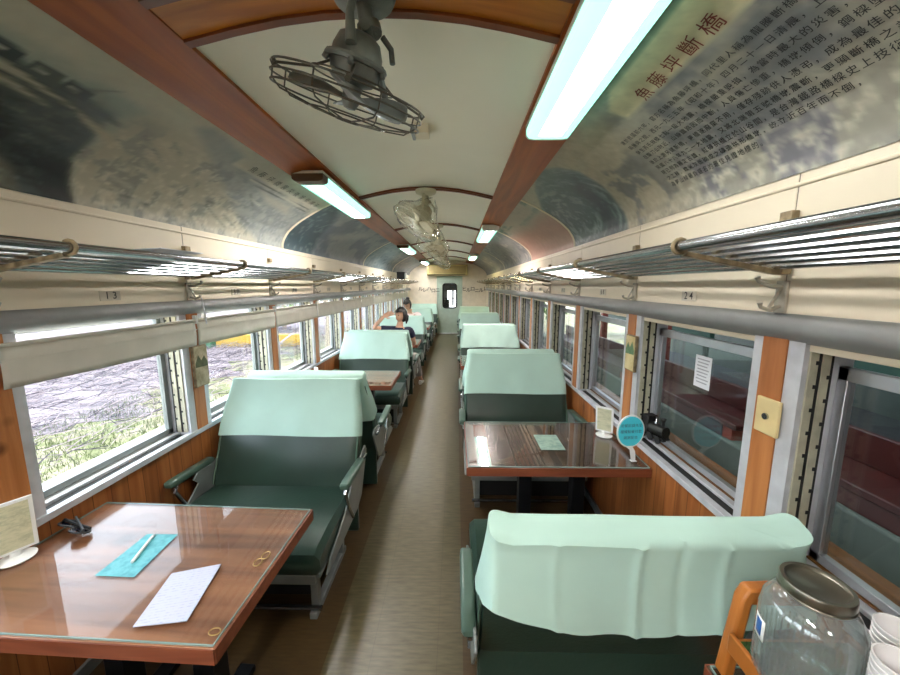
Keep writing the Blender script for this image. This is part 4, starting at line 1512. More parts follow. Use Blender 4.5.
JARG = see_through('jar_glass', (0.93, 0.95, 0.95), gloss=0.08, body=(196, 202, 202), body_amt=0.12)
LIDM = plain('brushed_lid_metal', (128, 124, 112), 0.3, 0.95, var=0.12, scale=3)
JX, JY, JZ = 1.022, 0.66, TZ + 0.132
t = thing('drink_dispenser_jar', 'glass drink dispenser jar with brushed metal lid standing in the wooden caddy', 'jar', (JX, JY, JZ))
outp = [(0.0, 0.0), (0.098, 0.0), (0.106, 0.012), (0.108, 0.05), (0.108, 0.165), (0.104, 0.196), (0.088, 0.222), (0.072, 0.234), (0.070, 0.25)]
inp = [(0.066, 0.25), (0.067, 0.232), (0.083, 0.217), (0.099, 0.192), (0.1035, 0.165), (0.1035, 0.05), (0.101, 0.016), (0.092, 0.006), (0.0, 0.006)]
seg = 64
loops = []
for r, z in outp + inp:
    L_ = []
    for k in range(seg * 2):
        q = PI * k / seg
        rr_ = r
        if r > 0.106 and 0.04 < z < 0.17 and (r, z) in outp:
            rr_ = r + 0.0016 * math.cos(q * 48)
        L_.append((rr_ * math.cos(q), rr_ * math.sin(q), z))
    loops.append(L_)
obj('body', MB().loft(loops), JARG, t)
mb = MB()
for k in range(44):
    q = 2 * PI * k / 44
    mb.tube([(0.1085 * math.cos(q), 0.1085 * math.sin(q), 0.02), (0.1085 * math.cos(q), 0.1085 * math.sin(q), 0.112)], 0.0024, 5)
o = obj('fluting', mb, JARG, t)
o['kind'] = 'stuff'
WATER = see_through('water', (0.9, 0.94, 0.93), gloss=0.03)
mb = MB().lathe([(0, 0.007), (0.09, 0.007), (0.1, 0.018), (0.103, 0.05), (0.103, 0.105), (0.0, 0.105)], seg=48)
obj('water', mb, WATER, t)
mb = MB().lathe([(0.0, 0.262), (0.058, 0.262), (0.062, 0.264), (0.066, 0.268), (0.075, 0.268), (0.077, 0.264), (0.077, 0.246), (0.074, 0.240), (0.071, 0.240)], seg=48)
obj('lid', mb, LIDM, t)
mb = MB().tube([(0.076 * math.cos(2 * PI * k / 40), 0.076 * math.sin(2 * PI * k / 40), 0.243) for k in range(40)], 0.003, 6, True)
obj('lid_rim', mb, LIDM, t)
q = math.radians(232)
mb = MB().tube([(0.104 * math.cos(q), 0.104 * math.sin(q), 0.045), (0.128 * math.cos(q), 0.128 * math.sin(q), 0.045), (0.142 * math.cos(q), 0.142 * math.sin(q), 0.04), (0.144 * math.cos(q), 0.144 * math.sin(q), 0.02)], 0.010, 10)
mb.tube([(0.130 * math.cos(q), 0.130 * math.sin(q), 0.05), (0.134 * math.cos(q), 0.134 * math.sin(q), 0.075)], [0.006, 0.009], 8)
mb.tube([(0.107 * math.cos(q), 0.107 * math.sin(q), 0.045), (0.113 * math.cos(q), 0.113 * math.sin(q), 0.045)], 0.017, 14)
obj('spigot', mb, STEEL, t)
BLUEP = plain('blue_sticker', (24, 84, 160), 0.4)
def stick(u, v, a0, a1, z0, z1, r):
    a = math.radians(a0 + (a1 - a0) * u)
    return (r * math.cos(a), r * math.sin(a), z0 + (z1 - z0) * v)
obj('sticker', MB().grid(8, 4, lambda u, v: stick(u, v, 150, 174, 0.10, 0.152, 0.1105)), WHITE, t, solid=0.0006)
obj('sticker_print', MB().grid(6, 3, lambda u, v: stick(u, v, 155, 168, 0.108 + 0.02 * 0, 0.146, 0.1112)), BLUEP, t, solid=0.0006)

for o in C.objects:
    if o.parent == t:
        o.scale = (0.76, 0.76, 0.92)

CUPM = plain('white_paper_cup', (238, 236, 236), 0.6, var=0.015)
def cup_stack(label, loc, n, tilt):
    t = thing('paper_cups', label, 'paper cups', loc, 0, 'stacks of white paper cups')
    for i in range(n):
        z = 0.012 * i
        mb = MB().lathe([(0.0, z + 0.002), (0.026, z + 0.002), (0.027, z), (0.0365, z + 0.088), (0.0385, z + 0.090), (0.0385, z + 0.093), (0.036, z + 0.093), (0.026, z + 0.006), (0.0, z + 0.005)], seg=32)
        o = obj('cup', mb, CUPM, t)
    return t
cup_stack('tall stack of white paper cups beside the jar, against the window', (1.172, 0.632, JZ - 0.008), 8, 0)
cup_stack('shorter stack of white paper cups in front of the jar', (1.068, 0.546, JZ - 0.008), 10, 0)

# ------------------------------------------------------------------ things on the posts, sill and end wall
t = thing('switch_plate', 'cream square switch plate on the orange post between the two big dark windows', 'switch', (1.342, 1.168, 1.262))
obj('plate', MB().box(-0.012, 0, -0.044, 0.044, -0.062, 0.062), plain('cream_plate', (226, 204, 150), 0.45), t, bevel=0.004)
obj('button', MB().tube([(-0.012, 0.0, 0.0), (-0.018, 0, 0)], 0.011, 12), STEEL, t)

def picture(name, label, loc, side, w, h, frame_m, m_top, m_bot, split):
    t = thing(name, label, 'picture', loc)
    obj('frame', MB().box(-side * 0.018, 0, -w / 2, w / 2, -h / 2, h / 2), frame_m, t, bevel=0.002)
    obj('print', MB().box(-side * 0.0195, -side * 0.018, -w / 2 + 0.006, w / 2 - 0.006, -h / 2 + 0.006, h / 2 - 0.006), m_bot, t)
    mb = MB()
    hh = h / 2 - 0.01
    pts = [(-w / 2 + 0.008, split * h), (-w * 0.2, split * h + 0.05), (0.0, split * h + 0.012), (w * 0.22, split * h + 0.04), (w / 2 - 0.008, split * h), (w / 2 - 0.008, split * h - 0.03), (-w / 2 + 0.008, split * h - 0.025)]
    obj('painted_hills', MB().prism(pts, -side * 0.0202, -side * 0.0195, 'x'), m_top, t, smooth=False)
    return t
YEL = two_tone('yellow_print', [(0.4, (206, 186, 128)), (0.6, (226, 210, 160))], 12, rough=0.5)
HILL = plain('green_hills_print', (96, 132, 92), 0.5, var=0.15, scale=30)
picture('framed_picture', 'tall yellow framed picture with green hills on the second orange post by the dark windows', (1.342, 2.112, 1.30), 1, 0.115, 0.215, BRASS, HILL, YEL, 0.1)
picture('framed_picture', 'tall dull picture board on the orange post beside the bench at the sunglasses table', (-1.342, 2.165, 1.20), -1, 0.12, 0.26, BRASS, plain('olive_print', (84, 92, 60), 0.5, var=0.2, scale=30), two_tone('faded_print', [(0.4, (150, 140, 110)), (0.6, (196, 186, 158))], 14, rough=0.6), 0.08)

# dark cast ornament on the sill: a little open vehicle with wheels and chimney
t = thing('iron_ornament', 'dark little cast ornament on the window sill behind the round cyan sign', 'ornament', (1.437, 1.985, 0.811), math.radians(14))
t.scale = (0.85, 0.8, 0.95)
mb = MB().box(-0.028, 0.028, -0.11, 0.11, 0.022, 0.04)
obj('chassis', mb, BLACK, t, bevel=0.003)
obj('boiler', MB().tube([(0, -0.10, 0.075), (0, 0.03, 0.075)], 0.034, 16), plain('dark_iron', (40, 42, 40), 0.4, 0.4), t)
obj('cab', MB().box(-0.033, 0.033, 0.03, 0.10, 0.04, 0.135).box(-0.038, 0.038, 0.022, 0.108, 0.135, 0.145), BLACK, t, bevel=0.003)
obj('chimney', MB().lathe([(0.010, 0.10), (0.010, 0.13), (0.018, 0.15), (0.016, 0.155), (0.0, 0.155)], (0, -0.07, 0), 14), BLACK, t)
obj('bell', MB().lathe([(0.012, 0.108), (0.009, 0.125), (0.003, 0.132), (0.003, 0.145), (0, 0.146)], (0, -0.01, 0), 12), STEEL, t)
for y in (-0.07, 0.0, 0.07):
    for x in (-0.034, 0.034):
        obj('wheel', MB().tube([(x - 0.005, y, 0.024), (x + 0.005, y, 0.024)], 0.024, 14), BLACK, t)

t = thing('paper_notice', 'white printed paper notice taped to the glass of the big dark window', 'notice', (1.4655, 1.683, 1.288))
obj('sheet', MB().box(-0.0012, -0.0004, -0.055, 0.055, -0.078, 0.078), PAPER, t)
mb = MB()
for i in range(8):
    z = 0.06 - 0.016 * i
    mb.box(-0.0016, -0.0012, -0.042 + 0.006 * (i % 3), 0.042 - 0.005 * (i % 2), z - 0.003, z + 0.003)
obj('print_lines', mb, plain('faint_grey_print', (170, 172, 182), 0.6), t, smooth=False)

t = thing('black_speaker', 'small black box speaker fixed above the rack near the end wall', 'speaker', (-1.16, 9.4, 1.86))
obj('body', MB().box(-0.10, 0.10, -0.08, 0.08, 0.0, 0.19), BLACK, t, bevel=0.01)
obj('white_bracket', MB().box(0.101, 0.15, -0.05, 0.05, 0.02, 0.16), WHITE, t, bevel=0.01)

YBOX = plain('yellow_beige_enamel', (190, 170, 112), 0.45, var=0.04)
t = thing('wall_unit', 'wide yellow-beige wall unit mounted above the end door', 'wall unit', (-0.02, Y1, 2.05))
obj('casing', MB().box(-0.70, 0.70, -0.24, -0.002, 0.0, 0.36), YBOX, t, bevel=0.02)
obj('front_panel', MB().box(-0.64, 0.64, -0.252, -0.24, 0.07, 0.31), plain('dull_yellow_panel', (148, 128, 78), 0.5), t, bevel=0.004)
obj('outlet_slot', MB().box(-0.62, 0.62, -0.246, -0.24, 0.02, 0.045), BLACK, t)

WOODL = plain('dark_wood_letters', (58, 42, 34), 0.6)
for x0, nm, lab, chars in ((0.48, 'wall_letter', 'dark wooden cut-out letter on the cream end wall by the dark windows', 'ヒルロニルレ'), (-1.05, 'wall_letter', 'dark wooden cut-out letter on the cream end wall by the sunny windows', 'ルレハロニ')):
    for i, ch in enumerate(chars):
        vs, fs = text_mesh(ch, 0.17, bold=0.006)
        dz = (0.02, -0.015, 0.025, -0.035, -0.02, 0.03)[i]
        mb = MB()
        n_ = len(vs)
        mb.add([(x, -0.02, z) for x, z, _ in vs] + [(x, 0.0, z) for x, z, _ in vs], fs + [tuple(j + n_ for j in f) for f in fs])
        o = obj(nm, mb, WOODL, smooth=False, loc=(x0 + 0.15 * i, Y1 - 0.002, 1.50 + dz))
        tag(o, lab, 'letter', lab)

# ------------------------------------------------------------------ people
SKIN = plain('skin', (206, 158, 130), 0.55, var=0.03)
HAIR = plain('black_hair', (26, 22, 22), 0.45, var=0.1, scale=40, stretch=(1, 1, 0.2))
NAVY = plain('navy_cloth', (28, 34, 62), 0.8, var=0.06)
PINKC = plain('pale_pink_cloth', (236, 214, 214), 0.8, var=0.04)
JEANS = plain('grey_trousers', (150, 146, 140), 0.85, var=0.05)
DARKT = plain('dark_trousers', (44, 46, 54), 0.85)
EYE = plain('eye_dark', (20, 16, 16), 0.2)
LIP = plain('lip', (170, 96, 88), 0.5)

def skinned(name, joints, edges, radii, m, parent, sub=2):
    me = bpy.data.meshes.new(name)
    me.from_pydata([Vector(p) for p in joints], edges, [])
    o = bpy.data.objects.new(name, me)
    C.objects.link(o)
    md = o.modifiers.new('skin', 'SKIN')
    md.use_smooth_shade = True
    sv = me.skin_vertices[0].data
    for i, r in enumerate(radii):
        sv[i].radius = r if isinstance(r, tuple) else (r, r)
        sv[i].use_root = (i == 0)
    s2 = o.modifiers.new('sub', 'SUBSURF')
    s2.levels = s2.render_levels = sub
    dg = bpy.context.evaluated_depsgraph_get()
    dg.update()
    me2 = bpy.data.meshes.new_from_object(o.evaluated_get(dg))
    bpy.data.objects.remove(o)
    mb = MB()
    mb.add([tuple(v.co) for v in me2.vertices], [tuple(p.vertices) for p in me2.polygons])
    return mb

def head_shape(mb, M):
    """skull with brow, nose, mouth, chin and ears; face looks to -Y of M, origin at the head centre"""
    def pt(u, v):
        th, ph = PI * v, 2 * PI * u
        x, y, z = math.sin(th) * math.sin(ph), -math.sin(th) * math.cos(ph), math.cos(th)
        X_, Y_, Z_ = 0.073 * x, 0.093 * y, 0.112 * z
        if z < 0:
            X_ *= 1 - 0.28 * z * z
            if y > 0:
                Y_ *= 1 - 0.35 * z * z
        f = max(0, -y)
        nose = math.exp(-((X_ / 0.012) ** 2)) * math.exp(-(((Z_ + 0.018) / 0.022) ** 2)) * f
        Y_ -= 0.020 * nose
        brow = math.exp(-(((Z_ - 0.022) / 0.010) ** 2)) * f * math.exp(-((X_ / 0.05) ** 2))
        Y_ -= 0.004 * brow
        for ex in (-0.03, 0.03):
            Y_ += 0.008 * math.exp(-(((X_ - ex) / 0.014) ** 2) - (((Z_ - 0.004) / 0.010) ** 2)) * f
        Y_ -= 0.005 * math.exp(-((X_ / 0.022) ** 2) - (((Z_ + 0.058) / 0.010) ** 2)) * f
        Y_ -= 0.008 * math.exp(-((X_ / 0.025) ** 2) - (((Z_ + 0.092) / 0.016) ** 2)) * f
        return tuple(M @ Vector((X_, Y_, Z_)))
    mb.grid(36, 26, pt)
    for sx in (-1, 1):
        loops = []
        for k in range(5):
            r = (0.004, 0.016, 0.020, 0.016, 0.006)[k]
            loops.append([tuple(M @ Vector((sx * (0.068 + 0.005 * k * 0.8), 0.008 + r * 0.7 * math.cos(q), -0.006 + r * 1.5 * math.sin(q)))) for q in [2 * PI * j / 10 for j in range(10)]])
        mb.loft(loops)

def face_bits(t, M):
    for sx in (-1, 1):
        mb = MB(); mb.xf = M @ Matrix.Translation((sx * 0.03, -0.0795, 0.004))
        mb.lathe([(0, -0.006), (0.008, -0.004), (0.010, 0), (0.008, 0.004), (0, 0.006)], seg=12)
        obj('eye', mb, EYE, t)
        mb = MB(); mb.xf = M
        mb.tube([(sx * 0.016, -0.090, 0.024), (sx * 0.03, -0.088, 0.029), (sx * 0.045, -0.078, 0.025)], [0.003, 0.0035, 0.002], 6)
        obj('eyebrow', mb, HAIR, t)
    mb = MB(); mb.xf = M
    mb.tube([(-0.022, -0.078, -0.056), (-0.008, -0.0915, -0.054), (0, -0.0925, -0.056), (0.008, -0.0915, -0.054), (0.022, -0.078, -0.056)], [0.002, 0.0045, 0.005, 0.0045, 0.002], 6)
    obj('lips', mb, LIP, t)

def hair_cap(t, M, tail=False, bun=False):
    def pt(u, v):
        th, ph = PI * v * 0.78, 2 * PI * u
        x, y, z = math.sin(th) * math.sin(ph), -math.sin(th) * math.cos(ph), math.cos(th)
        k = 1.10 + 0.02 * math.sin(ph * 9)
        X_, Y_, Z_ = 0.075 * x * k, 0.096 * y * k + 0.004, 0.116 * z * k
        if y < -0.2:                      # hairline over the forehead
            lim = 0.048 + 0.02 * abs(x)
            if Z_ < lim:
                Z_ = lim + (Z_ - lim) * 0.05
                Y_ = max(Y_, -0.089)
        return tuple(M @ Vector((X_, Y_, Z_)))
    mb = MB().grid(40, 20, pt)
    h = obj('hair', mb, HAIR, t, solid=0.006)
    mb = MB(); mb.xf = M
    if tail:
        mb.tube([(0.0, 0.095, 0.01), (0.005, 0.125, -0.02), (0.0, 0.125, -0.08), (0.0, 0.11, -0.14)], [0.02, 0.03, 0.026, 0.008], 10)
    if bun:
        mb.lathe([(0.0, -0.04), (0.03, -0.032), (0.042, 0.0), (0.032, 0.03), (0.0, 0.04)], (0.0, 0.07, 0.105), 14)
    if tail or bun:
        obj('hair_knot', mb, HAIR, h)

def hand(mb, wrist, fwd, palm_n, curl=0.35):
    """palm plus four fingers and a thumb that leaves the side of the palm"""
    f = Vector(fwd).normalized(); n = Vector(palm_n); n = (n - f * n.dot(f)).normalized(); s = f.cross(n)
    w = Vector(wrist)
    loops = []
    for d_, hw, ht in ((-0.01, 0.024, 0.018), (0.02, 0.034, 0.015), (0.055, 0.041, 0.013), (0.085, 0.040, 0.011)):
        c = w + f * d_
        loops.append([tuple(c + s * hw * math.cos(q) + n * ht * math.sin(q)) for q in [2 * PI * k / 14 for k in range(14)]])
    mb.loft(loops)
    for off, L_, r in ((-0.030, 0.066, 0.0085), (-0.010, 0.076, 0.009), (0.010, 0.071, 0.009), (0.030, 0.056, 0.008)):
        p0 = w + f * 0.075 + s * off
        d1 = (f * math.cos(curl) + n * math.sin(curl)).normalized()
        d2 = (f * math.cos(curl * 2.2) + n * math.sin(curl * 2.2)).normalized()
        mb.tube([p0, p0 + f * 0.012, p0 + f * 0.012 + d1 * L_ * 0.45, p0 + f * 0.012 + d1 * L_ * 0.45 + d2 * L_ * 0.5], [r, r, r * 0.95, r * 0.7], 8)
    b = w + f * 0.022 - s * 0.030
    td = (f * 0.65 - s * 0.75 + n * 0.25).normalized()
    mb.tube([b, b + td * 0.03, b + td * 0.03 + (f * 0.9 - s * 0.2 + n * 0.3).normalized() * 0.034], [0.012, 0.0105, 0.008], 8)

def person(label, shirt, trousers, hips, face_dir, head, joints, hand_dirs, tail=False, bun=False):
    """joints: dict of world points for chest, neck, shoulders, elbows, wrists, hips, knees, ankles, toes"""
    J = {k: Vector(v) for k, v in joints.items()}
    t = thing('person', label, 'person', (hips[0], hips[1], 0))
    off = Vector((hips[0], hips[1], 0))
    for k in J:
        J[k] = J[k] - off
    H = Vector(head) - off
    names = ['pelvis', 'waist', 'chest', 'neck', 'headbase', 'shL', 'elL', 'wrL', 'shR', 'elR', 'wrR', 'hipL', 'knL', 'anL', 'toeL', 'hipR', 'knR', 'anR', 'toeR']
    J['headbase'] = H + Vector((0, 0, -0.05))
    P = [J[n] for n in names]
    E_ = [(0, 1), (1, 2), (2, 3), (3, 4), (2, 5), (5, 6), (6, 7), (2, 8), (8, 9), (9, 10), (0, 11), (11, 12), (12, 13), (13, 14), (0, 15), (15, 16), (16, 17), (17, 18)]
    R = [(0.14, 0.10), (0.125, 0.09), (0.135, 0.095), (0.052, 0.052), (0.05, 0.05), 0.052, 0.036, 0.026, 0.052, 0.036, 0.026, 0.082, 0.055, 0.036, 0.030, 0.082, 0.055, 0.036, 0.030]
    mb = skinned('b', P, E_, R, SKIN, t)
    fd = Vector(face_dir).normalized()
    yaw_ = math.atan2(fd.x, -fd.y)
    pitch_ = math.asin(max(-1, min(1, fd.z)))
    M = Matrix.Translation(H) @ Matrix.Rotation(yaw_, 4, 'Z') @ Matrix.Rotation(-pitch_, 4, 'X')
    head_shape(mb, M)
    for w, e, side in (('wrL', 'elL', 0), ('wrR', 'elR', 1)):
        fw, pn = hand_dirs[side]
        hand(mb, J[w], fw, pn)
    obj('body', mb, SKIN, t)
    face_bits(t, M)
    hair_cap(t, M, tail, bun)
    # shirt with short sleeves
    def lerp(a, b, k):
        return J[a].lerp(J[b], k)
    P = [J['pelvis'] + Vector((0, 0, -0.01)), J['waist'], J['chest'], lerp('chest', 'neck', 0.72), J['shL'], lerp('shL', 'elL', 0.62), J['shR'], lerp('shR', 'elR', 0.62)]
    mb = skinned('s', P, [(0, 1), (1, 2), (2, 3), (2, 4), (4, 5), (2, 6), (6, 7)], [(0.155, 0.115), (0.145, 0.108), (0.152, 0.112), (0.07, 0.07), 0.066, 0.056, 0.066, 0.056], shirt, t)
    obj('shirt', mb, shirt, t)
    P = [J['pelvis'] + Vector((0, 0, -0.02)), J['hipL'], J['knL'], lerp('knL', 'anL', 0.9), J['hipR'], J['knR'], lerp('knR', 'anR', 0.9)]
    mb = skinned('p', P, [(0, 1), (1, 2), (2, 3), (0, 4), (4, 5), (5, 6)], [(0.15, 0.115), 0.095, 0.066, 0.05, 0.095, 0.066, 0.05], trousers, t)
    obj('trousers', mb, trousers, t)
    for k, a in (('toeL', 'anL'), ('toeR', 'anR')):
        d_ = (J[k] - J[a]); d_.z = 0; d_.normalize()
        base = J[a] + Vector((0, 0, -0.02))
        loops = []
        for q, hw, h0, h1 in ((-0.05, 0.028, 0, 0.07), (0.0, 0.036, 0, 0.085), (0.06, 0.042, 0, 0.06), (0.13, 0.042, 0, 0.042), (0.18, 0.022, 0.004, 0.026)):
            c = Vector((J[a].x, J[a].y, 0)) + d_ * q
            s_ = d_.cross(Vector((0, 0, 1)))
            loops.append([tuple(c + s_ * hw * math.cos(w) + Vector((0, 0, (h0 + h1) / 2 + (h1 - h0) / 2 * math.sin(w) + 0.002))) for w in [2 * PI * k2 / 12 for k2 in range(12)]])
        obj('shoe', MB().loft(loops), WHITE, t)
    return t

# seated on the bench turned to the end wall, twisted round to look out of the window, hand at the brow
by = PL[1] + DEPTH - 0.42     # cushion centre of that bench
px = -0.60
person('person in a navy shirt turned to the window, one hand raised to the brow', NAVY, JEANS, (px, by, 0), (-0.62, -0.78, 0.02), (px + 0.03, by - 0.02, 1.245),
       dict(pelvis=(px, by, 0.54), waist=(px, by - 0.02, 0.70), chest=(px, by - 0.02, 0.93), neck=(px + 0.01, by - 0.02, 1.10),
            shL=(px - 0.15, by - 0.10, 1.03), elL=(px - 0.36, by - 0.22, 1.07), wrL=(px - 0.19, by - 0.22, 1.25),
            shR=(px + 0.16, by + 0.06, 1.02), elR=(px + 0.21, by + 0.16, 0.78), wrR=(px + 0.12, by + 0.36, 0.66),
            hipL=(px - 0.09, by + 0.05, 0.53), knL=(px - 0.06, by + 0.44, 0.53), anL=(px - 0.02, by + 0.50, 0.09), toeL=(px - 0.02, by + 0.62, 0.05),
            hipR=(px + 0.09, by + 0.05, 0.53), knR=(px + 0.20, by + 0.42, 0.53), anR=(px + 0.27, by + 0.50, 0.09), toeR=(px + 0.28, by + 0.62, 0.05)),
       (((0.85, -0.1, 0.35), (0.2, 0.8, -0.4)), ((-0.6, 0.8, -0.1), (0, 0, -1))), tail=True)
by2 = PL[2] + DEPTH - 0.42
qx = -0.72
person('person in a pale pink shirt leaning over towards the window, black hair tied up', PINKC, DARKT, (qx, by2, 0), (-0.25, -0.86, -0.42), (qx - 0.06, by2 - 0.22, 1.29),
       dict(pelvis=(qx, by2, 0.55), waist=(qx, by2 - 0.03, 0.72), chest=(qx, by2 - 0.07, 0.97), neck=(qx - 0.02, by2 - 0.14, 1.15),
            shL=(qx - 0.16, by2 - 0.11, 1.08), elL=(qx - 0.30, by2 + 0.02, 0.86), wrL=(qx - 0.22, by2 + 0.22, 0.76),
            shR=(qx + 0.17, by2 - 0.08, 1.08), elR=(qx + 0.24, by2 + 0.06, 0.84), wrR=(qx + 0.12, by2 + 0.26, 0.75),
            hipL=(qx - 0.09, by2 + 0.05, 0.53), knL=(qx - 0.10, by2 + 0.46, 0.53), anL=(qx - 0.10, by2 + 0.52, 0.09), toeL=(qx - 0.10, by2 + 0.64, 0.05),
            hipR=(qx + 0.09, by2 + 0.05, 0.53), knR=(qx + 0.11, by2 + 0.46, 0.53), anR=(qx + 0.12, by2 + 0.52, 0.09), toeR=(qx + 0.12, by2 + 0.64, 0.05)),
       (((0.5, 0.8, -0.2), (0, 0, -1)), ((-0.5, 0.8, -0.2), (0, 0, -1))), bun=True)

# ------------------------------------------------------------------ outside, sunny side
GZ = -1.1
GRASSG = two_tone('grass_ground', [(0.36, (68, 74, 46)), (0.46, (90, 94, 64)), (0.54, (116, 110, 96)), (0.66, (82, 88, 60))], 1.4, (1, 1, 1), 0.95)
PALEG = two_tone('dry_pale_ground', [(0.35, (52, 47, 57)), (0.5, (92, 84, 93)), (0.65, (122, 114, 120))], 1.6, (0.5, 1.4, 1), 0.95)
mb = MB().box(-60, -1.7, -20, 60, GZ - 0.2, GZ)
structure('ground', mb, GRASSG)
mb = MB().prism([(-30, -20), (-30, 60)] + [(-7.3 + 0.7 * math.sin(y * 1.9) + 0.4 * math.sin(y * 5.3), y) for y in [60 - 0.4 * k for k in range(201)]], GZ, GZ + 0.012, 'z')
structure('ground_dry_strip', mb, PALEG)
structure('ground_bounce_strip', MB().box(-4.7, -1.75, -20, 40, GZ, GZ + 0.015), plain('pale_bounce_surface', (226, 222, 212), 0.9, var=0.04))  # added pale strip, out of view, bouncing daylight up to the carriage ceiling
TWIG = plain('pale_dry_twigs', (128, 117, 120), 0.9, var=0.15)
TWIGD = plain('grey_dry_twigs', (54, 48, 60), 0.9, var=0.15)
for nm, m, cnt, lab in (('brushwood', TWIG, 5200, 'pale dry brushwood covering the ground outside the sunny windows'), ('brushwood', TWIGD, 2600, 'grey dry brushwood among the pale brushwood outside the sunny windows')):
    mb = MB()
    for i in range(cnt):
        x = -5.6 - 8.2 * rng.random() ** 0.8
        y = rng.uniform(-1, 22)
        a = rng.normal(0.3, 1.2)
        L_ = rng.uniform(0.25, 0.9)
        e = rng.uniform(-0.05, 0.35)
        z = GZ + 0.04 + rng.uniform(0, 0.22)
        dv_ = Vector((math.sin(a), math.cos(a), e)) * L_
        p = Vector((x, y, z)); q_ = p + dv_ + Vector((rng.uniform(-.08, .08), rng.uniform(-.08, .08), rng.uniform(-.08, .08)))
        w = rng.uniform(0.006, 0.014)
        mb.add([p + Vector((-w, 0, 0)), p + Vector((w, 0, 0)), p + Vector((0, 0, w * 1.6)), q_], [(0, 1, 3), (1, 2, 3), (2, 0, 3)])
    o = obj(nm, mb, m, smooth=False)
    tag(o, lab, 'brushwood', kind='stuff')
GRS = plain('grass_blades', (82, 94, 54), 0.9, var=0.2)
mb = MB()
for i in range(9000):
    x = -4.75 - 3.2 * rng.random()
    y = rng.uniform(0.5, 9)
    a, h, w = rng.uniform(0, 6.28), rng.uniform(0.04, 0.16), 0.006
    lx, ly = rng.uniform(-0.06, 0.06, 2)
    mb.add([(x - w * math.cos(a), y - w * math.sin(a), GZ), (x + w * math.cos(a), y + w * math.sin(a), GZ), (x + lx, y + ly, GZ + h)], [(0, 1, 2)])
o = obj('grass', mb, GRS, smooth=False)
tag(o, 'sunlit grass outside the sunny windows', 'grass', kind='stuff')

YELB = plain('yellow_paint', (170, 134, 34), 0.6, var=0.05)
t = thing('barrier', 'long yellow barrier standing beyond the brushwood', 'barrier', (-8.6, 15.9, GZ + 0.03), math.radians(6))
obj('wall', MB().box(-1.95, 2.4, -0.1, 0.1, 0.0, 0.56), YELB, t, bevel=0.02)
for i in range(5):
    obj('foot', MB().box(-1.7 + i * 0.9, -1.4 + i * 0.9, -0.14, -0.1, 0.0, 0.16), plain('dull_ochre', (150, 116, 50), 0.7) if i == 0 else bpy.data.materials['dull_ochre'], t)  # feet in a duller ochre than the yellow wall
t = thing('green_bin', 'green bin at the end of the yellow barrier', 'bin', (-11.0, 15.7, GZ + 0.03))
obj('body', MB().loft([[(-0.38, -0.3, 0.0), (0.38, -0.3, 0.0), (0.38, 0.3, 0.0), (-0.38, 0.3, 0.0)], [(-0.44, -0.34, 0.62), (0.44, -0.34, 0.62), (0.44, 0.34, 0.62), (-0.44, 0.34, 0.62)]]), plain('green_plastic', (34, 112, 70), 0.5), t, bevel=0.02)
obj('lid', MB().box(-0.46, 0.46, -0.36, 0.36, 0.62, 0.68), bpy.data.materials['green_plastic'], t, bevel=0.02)

# ------------------------------------------------------------------ trees
BARK = plain('pale_bark', (150, 138, 122), 0.9, var=0.2, scale=12, bump=0.4)
LEAFA = plain('sunlit_leaves', (78, 108, 52), 0.8, var=0.2, scale=3)
LEAFB = plain('deep_leaves', (60, 88, 46), 0.8, var=0.2, scale=3)
def tree(label, x, y, h, spread, n, m, leaf=0.09, base=GZ):
    t = thing('tree', label, 'tree', (x, y, base), 0, 'trees outside the carriage')
    r_ = np.random.default_rng(int(abs(x * 31 + y * 17)) + 3)
    mb = MB().tube([(0, 0, 0), (0.05, 0.02, h * 0.3), (-0.04, 0.05, h * 0.6), (0.03, 0, h * 0.85)], [0.14, 0.11, 0.07, 0.03], 10)
    tips = []
    for i in range(12):
        z0 = h * r_.uniform(0.25, 0.8)
        a = r_.uniform(0, 6.28)
        L_ = spread * r_.uniform(0.5, 0.95)
        tip = (L_ * math.cos(a), L_ * math.sin(a), z0 + h * r_.uniform(0.05, 0.25))
        mb.tube([(0, 0, z0), (tip[0] * 0.5, tip[1] * 0.5, z0 + (tip[2] - z0) * 0.7), tip], [0.05, 0.03, 0.008], 6)
        tips.append(tip)
    obj('trunk', mb, BARK, t)
    mb = MB()
    tips.append((0, 0, h * 0.9))
    for i in range(n):
        c = tips[r_.integers(len(tips))]
        p = Vector(c) + Vector(r_.normal(0, spread * 0.26, 3))
        if p.z < 0.2:
            p.z = 0.2 + r_.random()
        e = Euler(tuple(r_.uniform(0, 6.28, 3))).to_matrix()
        l = leaf * r_.uniform(0.7, 1.5)
        q = [e @ Vector(v) for v in ((-l, 0, 0), (0, -l * 0.5, 0.02), (l, 0, 0), (0, l * 0.5, 0.02))]
        mb.add([p + v for v in q], [(0, 1, 2, 3)])
    f = obj('foliage', mb, m, t, smooth=False)
    f['kind'] = 'stuff'
    return t
tree('leafy green tree just outside the sunny windows beyond the second table', -5.2, 15.0, 5.5, 1.7, 2600, LEAFA)
tree('spreading tree behind the yellow barrier', -10.5, 22, 5.0, 2.6, 2200, LEAFB, 0.13)
tree('tall tree far behind the green bin', -20, 28, 8.0, 3.6, 2200, LEAFB, 0.2)
tree('bushy tree outside near the end of the sunny windows', -4.6, 21.5, 6.0, 2.2, 2200, LEAFA, 0.12)
t = thing('fallen_branch', 'bare forked pale branch leaning outside the third sunny window', 'branch', (-4.3, 8.9, GZ))
obj('limb', MB().tube([(0.0, -0.5, 0.0), (0.02, -0.1, 0.75), (-0.02, 0.15, 1.3), (-0.2, 0.1, 1.9)], [0.05, 0.045, 0.035, 0.015], 8).tube([(-0.02, 0.15, 1.3), (0.15, 0.5, 1.5), (0.4, 0.8, 1.55)], [0.03, 0.022, 0.01], 8), TWIG, t)

